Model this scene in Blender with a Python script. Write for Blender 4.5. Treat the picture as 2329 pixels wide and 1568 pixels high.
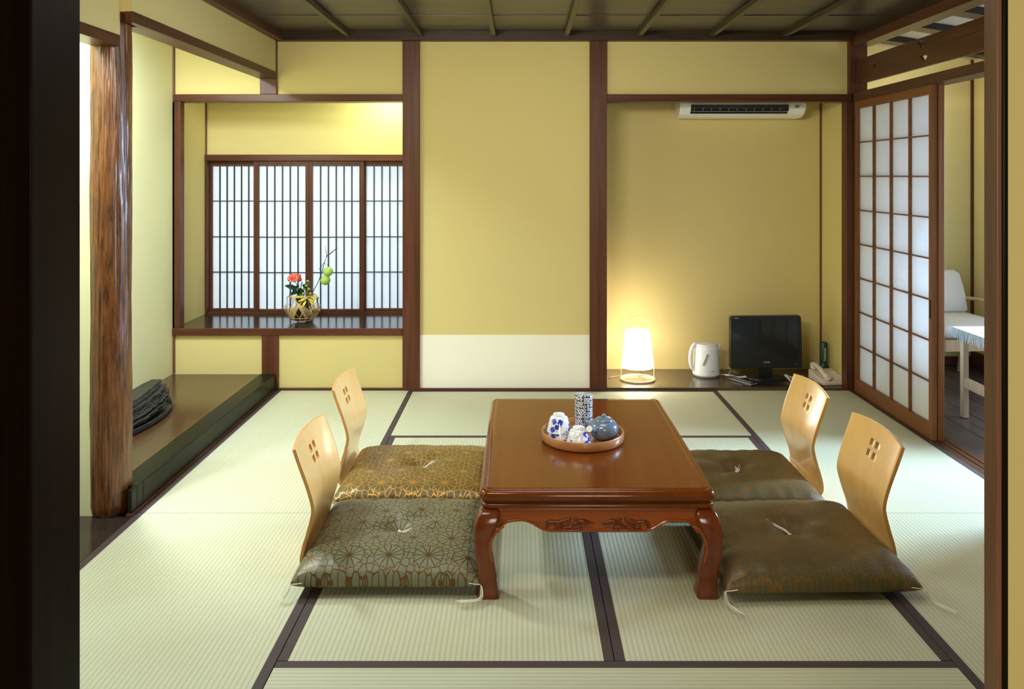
import bpy, bmesh, math, random
from mathutils import Vector, Matrix, noise
PI = math.pi
sc = bpy.context.scene
for o in list(bpy.data.objects): bpy.data.objects.remove(o)
COL = sc.collection
# ------------------------------------------------------------------ camera
FPX = 1815.0; CX = 1186.0; CY = 400.0; H = 1.302
cam_d = bpy.data.cameras.new('camera'); cam = bpy.data.objects.new('camera', cam_d); COL.objects.link(cam)
cam.location = (0, 0, H); cam.rotation_euler = (PI/2, 0, 0)
cam_d.sensor_width = 36; cam_d.lens = FPX/2329*36
cam_d.shift_x = (1164.5-CX)/2329; cam_d.shift_y = (CY-784)/2329
cam_d.clip_start = .05
sc.camera = cam
sc.view_settings.view_transform = 'Standard'; sc.view_settings.look = 'None'
sc.view_settings.gamma = 1; sc.view_settings.exposure = 0.1
sc.view_settings.use_curve_mapping = False
try:
    sc.cycles.use_denoising = True
    sc.cycles.max_bounces = 8; sc.cycles.diffuse_bounces = 5; sc.cycles.sample_clamp_indirect = 6
    sc.cycles.caustics_reflective = False; sc.cycles.caustics_refractive = False
except Exception: pass
# ------------------------------------------------------------------ light
w = bpy.data.worlds.new('world'); sc.world = w; w.use_nodes = True
bg = w.node_tree.nodes['Background']; bg.inputs[0].default_value = (.55, .75, 1, 1); bg.inputs[1].default_value = .8
def area(name, loc, aim, sx, sy, power, color, spread=PI):
    d = bpy.data.lights.new(name, 'AREA'); d.shape = 'RECTANGLE'; d.size = sx; d.size_y = sy
    d.energy = power; d.color = color; d.spread = spread
    o = bpy.data.objects.new(name, d); COL.objects.link(o); o.location = loc
    o.rotation_euler = (Vector(aim)-Vector(loc)).to_track_quat('-Z', 'Y').to_euler()
    return o
WARM = (1, .92, .78)
area('room_fill_light', (.2, 2.75, 2.10), (.1, 2.9, 0), .9, .9, 11, (1, .97, .90))  # added fill for ambience, no ceiling fixture here
area('room_front_fill', (-.55, 1.50, 1.90), (.95, 4.84, 1.80), .8, .22, 22, (1, .90, .72), math.radians(140))  # added unseen fill above the opening, brightens the back wall
area('entry_room_light', (.5, -1.3, 1.35), (.9, 1.2, 1.2), .8, .8, 32, (1, .92, .74))
area('daylight_garden', (3.75, 3.82, 1.35), (1.2, 3.45, .1), .6, .9, 50, (.50, .73, 1), math.radians(80))
area('daylight_veranda', (4.3, 3.9, 1.3), (2.0, 4.3, .9), 3.0, 1.9, 48, (.80, .88, 1))
area('daylight_window', (-1.35, 6.3, .95), (-1.35, 5.3, .9), 2.0, 1.7, 26, (.66, .83, 1))
area('alcove_tube_light', (-.86, 5.12, 1.93), (-1.15, 5.2, .6), .25, .08, 6, (.84, 1, .74))
area('platform_alcove_light', (-1.80, 3.5, 2.02), (-2.02, 3.75, .6), .14, .6, 46, (.84, .95, 1))
area('side_alcove_light', (-1.85, 2.4, 2.05), (-1.76, 2.6, 0), .15, .6, 32, (.84, .95, 1))
area('veranda_lamp_light', (2.55, 4.9, 2.02), (2.55, 5.5, .9), .25, .25, 3, (1, .9, .68))

# ------------------------------------------------------------------ materials
def NT(name):
    m = bpy.data.materials.new(name); m.use_nodes = True; nt = m.node_tree
    return m, nt, nt.nodes['Principled BSDF']
def node(nt, typ, ins=None, **kw):
    n = nt.nodes.new(typ)
    for k, v in kw.items(): setattr(n, k, v)
    for k, v in (ins or {}).items():
        s = n.inputs[k]
        if hasattr(v, 'bl_idname') and hasattr(v, 'is_output'): nt.links.new(v, s)
        else: s.default_value = v
    return n
def MA(nt, op, a, b=0.0, c=None):
    n = nt.nodes.new('ShaderNodeMath'); n.operation = op
    for i, v in enumerate((a, b) if c is None else (a, b, c)):
        if isinstance(v, (int, float)): n.inputs[i].default_value = v
        else: nt.links.new(v, n.inputs[i])
    return n.outputs[0]
def c4(c): return (c[0], c[1], c[2], 1)
def mixc(nt, f, a, b):
    n = nt.nodes.new('ShaderNodeMix'); n.data_type = 'RGBA'
    for i, v in ((0, f), (6, a), (7, b)):
        if isinstance(v, (int, float)): n.inputs[i].default_value = v
        elif isinstance(v, tuple): n.inputs[i].default_value = c4(v)
        else: nt.links.new(v, n.inputs[i])
    return n.outputs[2]
def ramp(nt, f, a, b):
    n = nt.nodes.new('ShaderNodeMapRange'); n.inputs[1].default_value = a; n.inputs[2].default_value = b
    nt.links.new(f, n.inputs[0]); return n.outputs[0]
def coords(nt, scale=(1,1,1)):
    t = nt.nodes.new('ShaderNodeTexCoord')
    mp = node(nt, 'ShaderNodeMapping', {'Vector': t.outputs['Object'], 'Scale': scale}); return mp.outputs[0]
def bump(nt, bs, h, strength=.3, dist=.002):
    b = node(nt, 'ShaderNodeBump', {'Height': h, 'Strength': strength, 'Distance': dist}); nt.links.new(b.outputs[0], bs.inputs['Normal'])
def plain(name, col, rough=.5, metal=0, coat=0, var=.06, nscale=30, bstr=0.0, emis=None):
    m, nt, bs = NT(name)
    n = node(nt, 'ShaderNodeTexNoise', {'Vector': coords(nt), 'Scale': nscale, 'Detail': 4})
    c = mixc(nt, n.outputs[0], tuple(x*(1-var) for x in col), tuple(min(1, x*(1+var)) for x in col))
    nt.links.new(c, bs.inputs['Base Color']); bs.inputs['Roughness'].default_value = rough
    bs.inputs['Metallic'].default_value = metal; bs.inputs['Coat Weight'].default_value = coat
    if bstr: bump(nt, bs, n.outputs[0], bstr)
    if emis: bs.inputs['Emission Color'].default_value = c4(emis[0]); bs.inputs['Emission Strength'].default_value = emis[1]
    return m
def wood(name, c1, c2, axis='Z', rough=.35, coat=0, scale=1.0, bstr=.12, ctr=(.3, .7)):
    m, nt, bs = NT(name)
    s = {'X': (.9, 22, 22), 'Y': (22, .9, 22), 'Z': (22, 22, .9)}[axis]
    v = coords(nt, tuple(q*scale for q in s))
    n = node(nt, 'ShaderNodeTexNoise', {'Vector': v, 'Scale': 1.5, 'Detail': 7, 'Roughness': .62, 'Distortion': .5})
    n2 = node(nt, 'ShaderNodeTexNoise', {'Vector': v, 'Scale': 7, 'Detail': 4})
    f = MA(nt, 'ADD', MA(nt, 'MULTIPLY', n.outputs[0], .75), MA(nt, 'MULTIPLY', n2.outputs[0], .25))
    f = ramp(nt, f, *ctr)
    nt.links.new(mixc(nt, f, c1, c2), bs.inputs['Base Color'])
    bs.inputs['Roughness'].default_value = rough; bs.inputs['Coat Weight'].default_value = coat; bs.inputs['Coat Roughness'].default_value = .12
    bump(nt, bs, f, bstr, .001)
    return m
M = {}
def spec(n_, v_, coat_=None):
    b_ = M[n_].node_tree.nodes['Principled BSDF']; b_.inputs['Specular IOR Level'].default_value = v_
    if coat_ is not None: b_.inputs['Coat Weight'].default_value = coat_
def plaster(name, col):
    m, nt, bs = NT(name)
    v = coords(nt)
    n = node(nt, 'ShaderNodeTexNoise', {'Vector': v, 'Scale': 260, 'Detail': 3})
    n2 = node(nt, 'ShaderNodeTexNoise', {'Vector': v, 'Scale': 1.2, 'Detail': 2})
    f = MA(nt, 'ADD', MA(nt, 'MULTIPLY', n.outputs[0], .5), MA(nt, 'MULTIPLY', n2.outputs[0], .5))
    nt.links.new(mixc(nt, f, tuple(x*.94 for x in col), tuple(x*1.06 for x in col)), bs.inputs['Base Color'])
    bs.inputs['Roughness'].default_value = .85; bs.inputs['Specular IOR Level'].default_value = .2
    bump(nt, bs, n.outputs[0], .15, .001); return m
M['wall'] = plaster('ochre_plaster', (.67, .56, .245))
M['pale_wall'] = plaster('pale_plaster', (.74, .72, .43))
M['paper_wall'] = plaster('cream_wall_paper', (.90, .87, .76))
M['dk'] = wood('dark_stained_wood', (.052, .017, .008), (.135, .047, .024), 'Z')
M['dkx'] = wood('dark_stained_wood_across', (.052, .017, .008), (.135, .047, .024), 'X')
M['dky'] = wood('dark_stained_wood_deep', (.052, .020, .010), (.125, .053, .027), 'Y')
M['door'] = wood('door_wood', (.13, .052, .018), (.26, .11, .045), 'Z')
M['doory'] = wood('door_wood_deep', (.12, .048, .016), (.24, .10, .04), 'Y')
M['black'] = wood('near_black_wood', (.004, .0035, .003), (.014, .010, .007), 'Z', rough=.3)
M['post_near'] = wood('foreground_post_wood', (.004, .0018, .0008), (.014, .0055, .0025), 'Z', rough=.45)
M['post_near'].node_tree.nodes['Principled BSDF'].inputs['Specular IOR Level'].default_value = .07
M['jamb'] = wood('jamb_wood', (.15, .06, .03), (.28, .13, .07), 'Z')
M['ceil'] = wood('ceiling_boards', (.040, .032, .024), (.115, .092, .070), 'X', rough=.33, ctr=(.35, .65))
M['batten'] = wood('ceiling_batten', (.035, .028, .010), (.085, .07, .03), 'Y', rough=.4)
M['beamx'] = wood('ceiling_edge_beam', (.022, .013, .008), (.06, .036, .02), 'X', rough=.4)
M['shelf'] = wood('dark_glossy_shelf', (.018, .012, .009), (.045, .030, .020), 'X', rough=.16, coat=.4, bstr=.03)
M['desk'] = wood('brown_alcove_board', (.045, .030, .016), (.11, .075, .042), 'X', rough=.2, coat=.3, bstr=.03)
M['toko'] = wood('platform_board', (.040, .020, .008), (.10, .052, .020), 'Y', rough=.2, coat=.5, scale=.5, bstr=.03)
M['tokof'] = wood('lacquered_frame', (.008, .008, .004), (.022, .021, .010), 'Y', rough=.32, coat=.7, bstr=.02)
M['vfloor'] = wood('veranda_floor', (.022, .016, .016), (.075, .055, .05), 'Y', rough=.3, coat=.1)
M['log'] = wood('bark_pillar', (.030, .010, .003), (.25, .085, .020), 'Z', rough=.3, coat=.18, scale=1.8, bstr=.5, ctr=(.34, .74))
[n_ for n_ in M['log'].node_tree.nodes if n_.bl_idname == 'ShaderNodeMapping'][0].inputs['Scale'].default_value = (44, 44, 6)
M['table'] = wood('red_lacquered_table', (.10, .022, .0025), (.16, .038, .005), 'Y', rough=.13, coat=.7, bstr=.005, scale=.7)
M['tablex'] = wood('red_lacquered_apron', (.20, .036, .004), (.34, .078, .008), 'X', rough=.22, coat=.4, bstr=.01)
M['tablez'] = wood('red_lacquered_leg', (.10, .018, .003), (.18, .040, .006), 'Z', rough=.2, coat=.5, bstr=.01)
M['beech'] = wood('honey_plywood', (.80, .455, .145), (.90, .57, .21), 'Z', rough=.28, coat=.35, scale=.6, bstr=.02)
M['beech_edge'] = wood('plywood_edge', (.50, .24, .06), (.62, .33, .10), 'Z', rough=.5, bstr=.02)
M['chairwood'] = wood('pale_chair_wood', (.42, .27, .14), (.58, .40, .22), 'Z', rough=.4)
M['tray'] = wood('tray_wood', (.30, .12, .04), (.46, .21, .075), 'X', rough=.35, coat=.2)
M['heri'] = plain('mat_border_cloth', (.060, .038, .036), .7, var=.12, nscale=500, bstr=.2)
M['grid'] = plain('dark_grid_wood', (.022, .014, .014), .5)
M['rod'] = plain('corner_rod', (.14, .06, .03), .5)
for n_ in ('dk', 'dkx', 'dky', 'door', 'doory', 'jamb', 'beamx'): spec(n_, .22)
spec('toko', .3, .12); spec('tokof', .07, .0); spec('shelf', .5, .2); spec('desk', .4, .1); spec('black', .08); spec('tablex', .3, .12); spec('tablez', .3, .3); spec('table', .25, .2)
def tatami(name, axis):      # ribs run along `axis`
    m, nt, bs = NT(name)
    t = nt.nodes.new('ShaderNodeTexCoord'); sp = node(nt, 'ShaderNodeSeparateXYZ', {0: t.outputs['Object']})
    a = sp.outputs[0 if axis == 'Y' else 1]
    s = MA(nt, 'SINE', MA(nt, 'MULTIPLY', a, 2*PI/.0150))
    s = MA(nt, 'ADD', MA(nt, 'MULTIPLY', s, .5), .5)
    s = MA(nt, 'POWER', s, .45)
    mp = coords(nt, (30, 900, 1) if axis == 'Y' else (900, 30, 1))
    n = node(nt, 'ShaderNodeTexNoise', {'Vector': mp, 'Scale': 1, 'Detail': 2})
    n2 = node(nt, 'ShaderNodeTexNoise', {'Vector': coords(nt), 'Scale': 5, 'Detail': 3})
    f = MA(nt, 'ADD', MA(nt, 'MULTIPLY', n.outputs[0], .6), MA(nt, 'MULTIPLY', n2.outputs[0], .4))
    c = mixc(nt, f, (.52, .52, .365), (.67, .665, .485))
    c2 = mixc(nt, s, (.38, .38, .24), c)
    c3 = mixc(nt, .6, c, c2)
    nt.links.new(c3, bs.inputs['Base Color']); bs.inputs['Roughness'].default_value = .55
    bs.inputs['Specular IOR Level'].default_value = .45
    bump(nt, bs, s, .5, .0012); return m
M['tatY'] = tatami('rush_mat_long', 'Y'); M['tatX'] = tatami('rush_mat_across', 'X')
def paper(name, col, tr=.55):
    m, nt, bs = NT(name)
    n = node(nt, 'ShaderNodeTexNoise', {'Vector': coords(nt), 'Scale': 90, 'Detail': 4})
    c = mixc(nt, n.outputs[0], tuple(x*.97 for x in col), col)
    d = node(nt, 'ShaderNodeBsdfDiffuse', {'Color': c}); t = node(nt, 'ShaderNodeBsdfTranslucent', {'Color': c})
    mx = node(nt, 'ShaderNodeMixShader', {0: tr, 1: d.outputs[0], 2: t.outputs[0]})
    nt.links.new(mx.outputs[0], nt.nodes['Material Output'].inputs[0]); nt.nodes.remove(bs); return m
M['paper'] = paper('shoji_paper', (.92, .93, .95))
M['shade'] = plain('lamp_shade_paper', (.95, .9, .8), .8, emis=((1, .94, .85), 10.0))
M['white'] = plain('white_plastic', (.90, .90, .90), .35)
M['kettle'] = plain('kettle_white_plastic', (.82, .82, .85), .25, coat=.2)
M['cream'] = plain('cream_plastic', (.76, .68, .58), .4)
M['grey'] = plain('grey_plastic', (.28, .28, .29), .4)
M['blk'] = plain('black_plastic', (.008, .008, .009), .3, coat=.2)
M['screen'] = plain('dark_screen', (.007, .009, .013), .22, coat=.3)
M['metal'] = plain('brushed_metal', (.62, .62, .62), .28, metal=1)
M['green'] = plain('dark_green_plastic', (.004, .055, .032), .4)
M['ink'] = plain('white_ink', (.75, .75, .75), .6)
M['dim'] = plain('grey_ink', (.3, .3, .32), .6)
M['cord'] = plain('cream_thread', (.80, .76, .66), .7)
M['cable'] = plain('white_cable', (.75, .72, .66), .5)
M['stone'] = plain('dark_slate', (.013, .014, .012), .38, var=.5, nscale=25, bstr=.5)
M['iron'] = plain('black_tray', (.022, .022, .024), .35)
M['bamboo'] = wood('split_bamboo', (.45, .30, .10), (.74, .56, .27), 'Z', rough=.4)
M['vase'] = plain('dark_vase', (.03, .015, .01), .3)
M['leaf'] = plain('dark_leaf', (.012, .055, .018), .45, var=.3)
M['leaf2'] = plain('yellow_green_leaf', (.28, .34, .05), .5, var=.3)
M['yellow'] = plain('yellow_petal', (.60, .48, .03), .5, var=.2)
M['red'] = plain('coral_red_petal', (.62, .055, .035), .5, var=.35, nscale=80)
M['pink'] = plain('pale_pink_petal', (.80, .35, .28), .5, var=.2)
M['fruit'] = plain('pale_green_fruit', (.36, .55, .10), .5, var=.15)
M['twig'] = plain('grey_green_twig', (.03, .035, .025), .6)
M['fabric'] = plain('pale_grey_upholstery', (.57, .54, .48), .9, var=.2, nscale=160, bstr=.4)
M['cloth'] = plain('white_table_cloth', (.80, .80, .78), .8)
M['fringe'] = plain('grey_fringe', (.42, .44, .42), .9, var=.3, nscale=200)
M['teapot'] = plain('blue_grey_glaze', (.12, .17, .25), .16, coat=.5, var=.15)
M['glaze'] = plain('white_glaze', (.80, .82, .84), .15)
M['vceil'] = plain('pale_veranda_ceiling', (.55, .48, .34), .7)
M['vraft'] = wood('dark_rafter', (.02, .012, .008), (.05, .03, .02), 'X')
def m_cup():
    m, nt, bs = NT('blue_and_white_glaze')
    v = coords(nt, (1, 1, 1))
    vo = node(nt, 'ShaderNodeTexVoronoi', {'Vector': v, 'Scale': 34.0})
    nz = node(nt, 'ShaderNodeTexNoise', {'Vector': v, 'Scale': 120, 'Detail': 2})
    d = MA(nt, 'ADD', vo.outputs['Distance'], MA(nt, 'MULTIPLY', MA(nt, 'SUBTRACT', nz.outputs[0], .5), .5))
    a = MA(nt, 'LESS_THAN', d, .36)
    vo2 = node(nt, 'ShaderNodeTexVoronoi', {'Vector': v, 'Scale': 95.0}, feature='DISTANCE_TO_EDGE')
    b = MA(nt, 'LESS_THAN', vo2.outputs['Distance'], .07)
    c = mixc(nt, MA(nt, 'MULTIPLY', b, .45), (.82, .84, .86), (.15, .22, .5)); c = mixc(nt, a, c, (.03, .05, .42))
    nt.links.new(c, bs.inputs['Base Color']); bs.inputs['Roughness'].default_value = .15; bs.inputs['Coat Weight'].default_value = .5
    return m
M['cup'] = m_cup()
def m_caddy():
    m, nt, bs = NT('ring_pattern_paper')
    t = nt.nodes.new('ShaderNodeTexCoord'); sp = node(nt, 'ShaderNodeSeparateXYZ', {0: t.outputs['Object']})
    th = MA(nt, 'MULTIPLY', MA(nt, 'ARCTAN2', sp.outputs[1], sp.outputs[0]), .034)
    cv = node(nt, 'ShaderNodeCombineXYZ', {0: th, 1: sp.outputs[2], 2: 0.0})
    vo = node(nt, 'ShaderNodeTexVoronoi', {'Vector': cv.outputs[0], 'Scale': 74.0, 'Randomness': .35}, voronoi_dimensions='2D')
    d = vo.outputs['Distance']
    r = MA(nt, 'MULTIPLY', MA(nt, 'GREATER_THAN', d, .19), MA(nt, 'LESS_THAN', d, .43))
    nt.links.new(mixc(nt, r, (.035, .045, .10), (.74, .73, .70)), bs.inputs['Base Color']); bs.inputs['Roughness'].default_value = .35
    return m
M['caddy'] = m_caddy()
def m_cushion(nm, ca, cb, met):
    m, nt, bs = NT(nm)
    t = nt.nodes.new('ShaderNodeTexCoord'); sp = node(nt, 'ShaderNodeSeparateXYZ', {0: t.outputs['Object']})
    P = .125
    def cell(ox, oy):
        x = MA(nt, 'WRAP', MA(nt, 'ADD', sp.outputs[0], ox), P/2, -P/2); y = MA(nt, 'WRAP', MA(nt, 'ADD', sp.outputs[1], oy), P*.866, -P*.866)
        r = MA(nt, 'SQRT', MA(nt, 'ADD', MA(nt, 'MULTIPLY', x, x), MA(nt, 'MULTIPLY', y, y)))
        return r, MA(nt, 'ARCTAN2', y, x)
    r1, a1 = cell(0, 0); r2, a2 = cell(P/2, P*.866)
    pick = MA(nt, 'LESS_THAN', r1, r2)
    r = MA(nt, 'MINIMUM', r1, r2)
    a = MA(nt, 'ADD', MA(nt, 'MULTIPLY', a1, pick), MA(nt, 'MULTIPLY', a2, MA(nt, 'SUBTRACT', 1.0, pick)))
    def spokes(n, off, wid):
        q = MA(nt, 'FRACT', MA(nt, 'ADD', MA(nt, 'MULTIPLY', a, n/(2*PI)), off))
        q = MA(nt, 'ABSOLUTE', MA(nt, 'SUBTRACT', q, .5))      # 0 at the petal's middle, .5 at its edge
        q = MA(nt, 'MULTIPLY', MA(nt, 'SUBTRACT', .5, q), MA(nt, 'MULTIPLY', r, 2*PI/n))
        return MA(nt, 'LESS_THAN', q, wid)
    s1 = MA(nt, 'MULTIPLY', spokes(12, 10.0, .0019), MA(nt, 'LESS_THAN', r, .048))
    hub = MA(nt, 'LESS_THAN', r, .0085)
    ring = MA(nt, 'LESS_THAN', MA(nt, 'ABSOLUTE', MA(nt, 'SUBTRACT', r, MA(nt, 'ADD', .047, MA(nt, 'MULTIPLY', MA(nt, 'COSINE', MA(nt, 'MULTIPLY', a, 12.0)), .0025)))), .0016)
    out = MA(nt, 'GREATER_THAN', r, .048)
    vo = node(nt, 'ShaderNodeTexVoronoi', {'Vector': t.outputs['Object'], 'Scale': 48.0, 'Randomness': .8}, feature='DISTANCE_TO_EDGE', voronoi_dimensions='2D')
    s2 = MA(nt, 'MULTIPLY', MA(nt, 'LESS_THAN', vo.outputs['Distance'], .075), out)
    ln = MA(nt, 'MINIMUM', MA(nt, 'ADD', MA(nt, 'ADD', s1, hub), MA(nt, 'ADD', ring, s2)), 1.0)
    c = mixc(nt, ln, ca, cb)
    nt.links.new(c, bs.inputs['Base Color'])
    bs.inputs['Roughness'].default_value = .42
    nt.links.new(MA(nt, 'MULTIPLY', ln, met), bs.inputs['Metallic'])
    bump(nt, bs, ln, .25, .0008); return m
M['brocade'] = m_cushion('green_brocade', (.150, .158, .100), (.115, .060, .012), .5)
M['brocade_gold_sheen'] = m_cushion('gold_sheen_brocade', (.13, .085, .022), (.50, .29, .06), .6)  # same satin as the green one, its golden sheen painted into the colours
M['brocade_brown_sheen'] = m_cushion('brown_sheen_brocade', (.085, .070, .032), (.21, .108, .024), .45)  # same satin again, its browner look under other light painted in

# ------------------------------------------------------------------ mesh helpers
class MB:
    def __init__(s): s.v = []; s.f = []
    def add(s, vs, fs):
        n = len(s.v); s.v += [tuple(q) for q in vs]; s.f += [tuple(i+n for i in f) for f in fs]; return s
    def box(s, x0, x1, y0, y1, z0, z1):
        return s.add([(x, y, z) for z in (z0, z1) for y in (y0, y1) for x in (x0, x1)],
              [(0, 2, 3, 1), (4, 5, 7, 6), (0, 1, 5, 4), (2, 6, 7, 3), (0, 4, 6, 2), (1, 3, 7, 5)])
    def loft(s, rings, close=True, cap=True):
        n = len(rings[0]); vs = [p for r in rings for p in r]; fs = []
        for i in range(len(rings)-1):
            for j in range(n if close else n-1):
                k = (j+1) % n; fs.append((i*n+j, i*n+k, (i+1)*n+k, (i+1)*n+j))
        if cap and close: fs += [tuple(range(n))[::-1], tuple((len(rings)-1)*n+j for j in range(n))]
        return s.add(vs, fs)
    def lathe(s, prof, c=(0, 0, 0), n=32, axis='Z', cap=False):
        rings = []
        for r, h in prof:
            rg = []
            for j in range(n):
                a = 2*PI*j/n; p = (r*math.cos(a), r*math.sin(a), h)
                if axis == 'Y': p = (p[0], h, p[1])
                if axis == 'X': p = (h, p[0], p[1])
                rg.append((p[0]+c[0], p[1]+c[1], p[2]+c[2]))
            rings.append(rg)
        return s.loft(rings, cap=cap)
    def tube(s, pts, r, n=8, cap=True, flat=1.0):
        pts = [Vector(p) for p in pts]; rings = []; up = Vector((.13, .21, 1)).normalized(); prev = None
        for i, p in enumerate(pts):
            d = (pts[min(i+1, len(pts)-1)]-pts[max(i-1, 0)]).normalized()
            a = (prev - d*prev.dot(d)).normalized() if prev is not None else d.cross(up).normalized()
            if a.length < .1: a = d.orthogonal().normalized()
            prev = a; b = d.cross(a); rr = r[i] if isinstance(r, (list, tuple)) else r
            rings.append([p+a*rr*math.cos(2*PI*j/n)+b*rr*flat*math.sin(2*PI*j/n) for j in range(n)])
        return s.loft(rings, cap=cap)
    def prism(s, poly, a, b, axis='Y'):
        def P(u, v, t): return {'Y': (u, t, v), 'X': (t, u, v), 'Z': (u, v, t)}[axis]
        return s.loft([[P(u, v, a) for u, v in poly], [P(u, v, b) for u, v in poly]])
    def ball(s, c, r, n=12, m=8, sx=1, sy=1, sz=1):
        rg = []
        for i in range(m+1):
            t = PI*i/m; q = max(math.sin(t), .001)
            rg.append([(c[0]+r*sx*q*math.cos(2*PI*j/n), c[1]+r*sy*q*math.sin(2*PI*j/n), c[2]-r*sz*math.cos(t)) for j in range(n)])
        return s.loft(rg)
    def build(s, name, mat, parent=None, smooth=False, bevel=0, world=True, sub=0, solid=0, ang=40):
        me = bpy.data.meshes.new(name)
        off = Vector(parent.location) if (parent is not None and world) else Vector((0, 0, 0))
        if parent is not None and world and parent.parent is not None: off += Vector(parent.parent.location)
        me.from_pydata([tuple(Vector(q)-off) for q in s.v], [], s.f)
        bm = bmesh.new(); bm.from_mesh(me); bmesh.ops.recalc_face_normals(bm, faces=bm.faces); bm.to_mesh(me); bm.free()
        o = bpy.data.objects.new(name, me); COL.objects.link(o)
        for q in (mat if isinstance(mat, list) else [mat]): me.materials.append(q)
        if parent is not None: o.parent = parent
        if smooth:
            me.shade_smooth()
            bm = bmesh.new(); bm.from_mesh(me)
            for e in bm.edges:
                if len(e.link_faces) == 2 and e.calc_face_angle(0) > math.radians(ang): e.smooth = False
            bm.to_mesh(me); bm.free()
        if solid: md = o.modifiers.new('solid', 'SOLIDIFY'); md.thickness = solid; md.offset = 0
        if bevel: md = o.modifiers.new('bevel', 'BEVEL'); md.width = bevel; md.segments = 2; md.limit_method = 'ANGLE'; md.angle_limit = math.radians(50)
        if sub: md = o.modifiers.new('sub', 'SUBSURF'); md.levels = sub; md.render_levels = sub
        return o
def thing(name, label, cat, loc=(0, 0, 0), rz=0, group=None):
    o = bpy.data.objects.new(name, None); COL.objects.link(o); o.location = loc; o.rotation_euler = (0, 0, rz)
    o.empty_display_size = .05
    o['label'] = label; o['category'] = cat
    if group: o['group'] = group
    return o
def tag(o, label, cat, group=None):
    o['label'] = label; o['category'] = cat
    if group: o['group'] = group
    return o
def struct(name, mb, mat, parent=None, **k):
    o = mb.build(name, mat, parent, **k)
    if parent is None: o['kind'] = 'structure'
    return o
TR = [0]
def trim(mb, mat, bevel=.002, label=None, **k):
    TR[0] += 1; o = struct('trim_%d' % TR[0], mb, mat, bevel=bevel, **k)
    if label: o['label'] = label
    return o
def dup(root, loc, rz=None, label=None):
    r = root.copy(); COL.objects.link(r); r.location = loc
    if rz is not None: r.rotation_euler = (0, 0, rz)
    if label: r['label'] = label
    for ch in list(root.children):
        c = ch.copy(); COL.objects.link(c); c.parent = r
        for g in list(ch.children):
            d = g.copy(); COL.objects.link(d); d.parent = c
    return r
def bez(p, n=8):      # catmull-rom through points
    p = [Vector(q) for q in p]; out = []
    for i in range(len(p)-1):
        a, b, c, d = p[max(i-1, 0)], p[i], p[i+1], p[min(i+2, len(p)-1)]
        for k in range(n):
            t = k/n; out.append(.5*((2*b)+(c-a)*t+(2*a-5*b+4*c-d)*t*t+(3*b-a-3*c+d)*t**3))
    return out+[p[-1]]
def text(name, s, size, mat, parent, loc, rot, extr=.0004):
    cu = bpy.data.curves.new(name, 'FONT'); cu.body = s; cu.size = size; cu.extrude = extr; cu.align_x = 'CENTER'; cu.align_y = 'CENTER'
    t = bpy.data.objects.new(name+'_t', cu); COL.objects.link(t); bpy.context.view_layer.update()
    me = bpy.data.meshes.new_from_object(t.evaluated_get(bpy.context.evaluated_depsgraph_get()))
    bpy.data.objects.remove(t); me.materials.clear(); me.materials.append(mat)
    o = bpy.data.objects.new(name, me); COL.objects.link(o); o.parent = parent; o.location = loc; o.rotation_euler = rot
    return o
def PX(px, Z): return (px-CX)*Z/FPX
def PZ(py, Z): return H-(py-CY)*Z/FPX

# ------------------------------------------------------------------ room shell
YB = 4.844                      # back wall plane
XL, XR = -1.484, 2.012          # left and right edge of the mats
YF = 1.262                      # front opening
ZC = 2.17
# sub floor
struct('floor', MB().box(-2.7, 2.13, -2.4, 5.9, -.12, -.055), M['dkx'])
# mats
def mat_obj(x0, x1, y0, y1, axis, label):
    g = .0012
    t = thing('tatami_mat', label, 'mat', ((x0+x1)/2, (y0+y1)/2, -.055), group='straw mats covering the floor')
    b = .029
    if axis == 'Y':
        MB().box(x0+b, x1-b, y0+g, y1-g, -.054, 0).build('rush_surface', M['tatY'], t)
        for a0, a1 in ((x0+g, x0+b), (x1-b, x1-g)): MB().box(a0, a1, y0+g, y1-g, -.054, .0012).build('border', M['heri'], t, bevel=.001)
    else:
        MB().box(x0+g, x1-g, y0+b, y1-b, -.054, 0).build('rush_surface', M['tatX'], t)
        for a0, a1 in ((y0+g, y0+b), (y1-b, y1-g)): MB().box(x0+g, x1-g, a0, a1, -.054, .0012).build('border', M['heri'], t, bevel=.001)
XA, XM, XB2 = -.656, .25, 1.155
mat_obj(XL, XA, 3.08, YB-.008, 'Y', 'pale straw mat at the far left, beside the dark alcove platform')
mat_obj(XL, XA, YF, 3.08, 'Y', 'pale straw mat at the near left, in front of the log pillar')
mat_obj(XA, XB2, 3.966, YB-.008, 'X', 'straw mat lying crosswise at the foot of the back wall')
mat_obj(XA, XM, 2.139, 3.966, 'Y', 'straw mat under the left half of the low table')
mat_obj(XM, XB2, 2.139, 3.966, 'Y', 'straw mat under the right half of the low table')
mat_obj(XA, XB2, YF, 2.139, 'X', 'straw mat lying crosswise along the bottom edge of the photo')
mat_obj(XB2, XR, 3.08, YB-.008, 'Y', 'straw mat at the far right, along the paper sliding door')
mat_obj(XB2, XR, YF, 3.08, 'Y', 'straw mat at the near right, lit blue near the open doorway')
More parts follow.
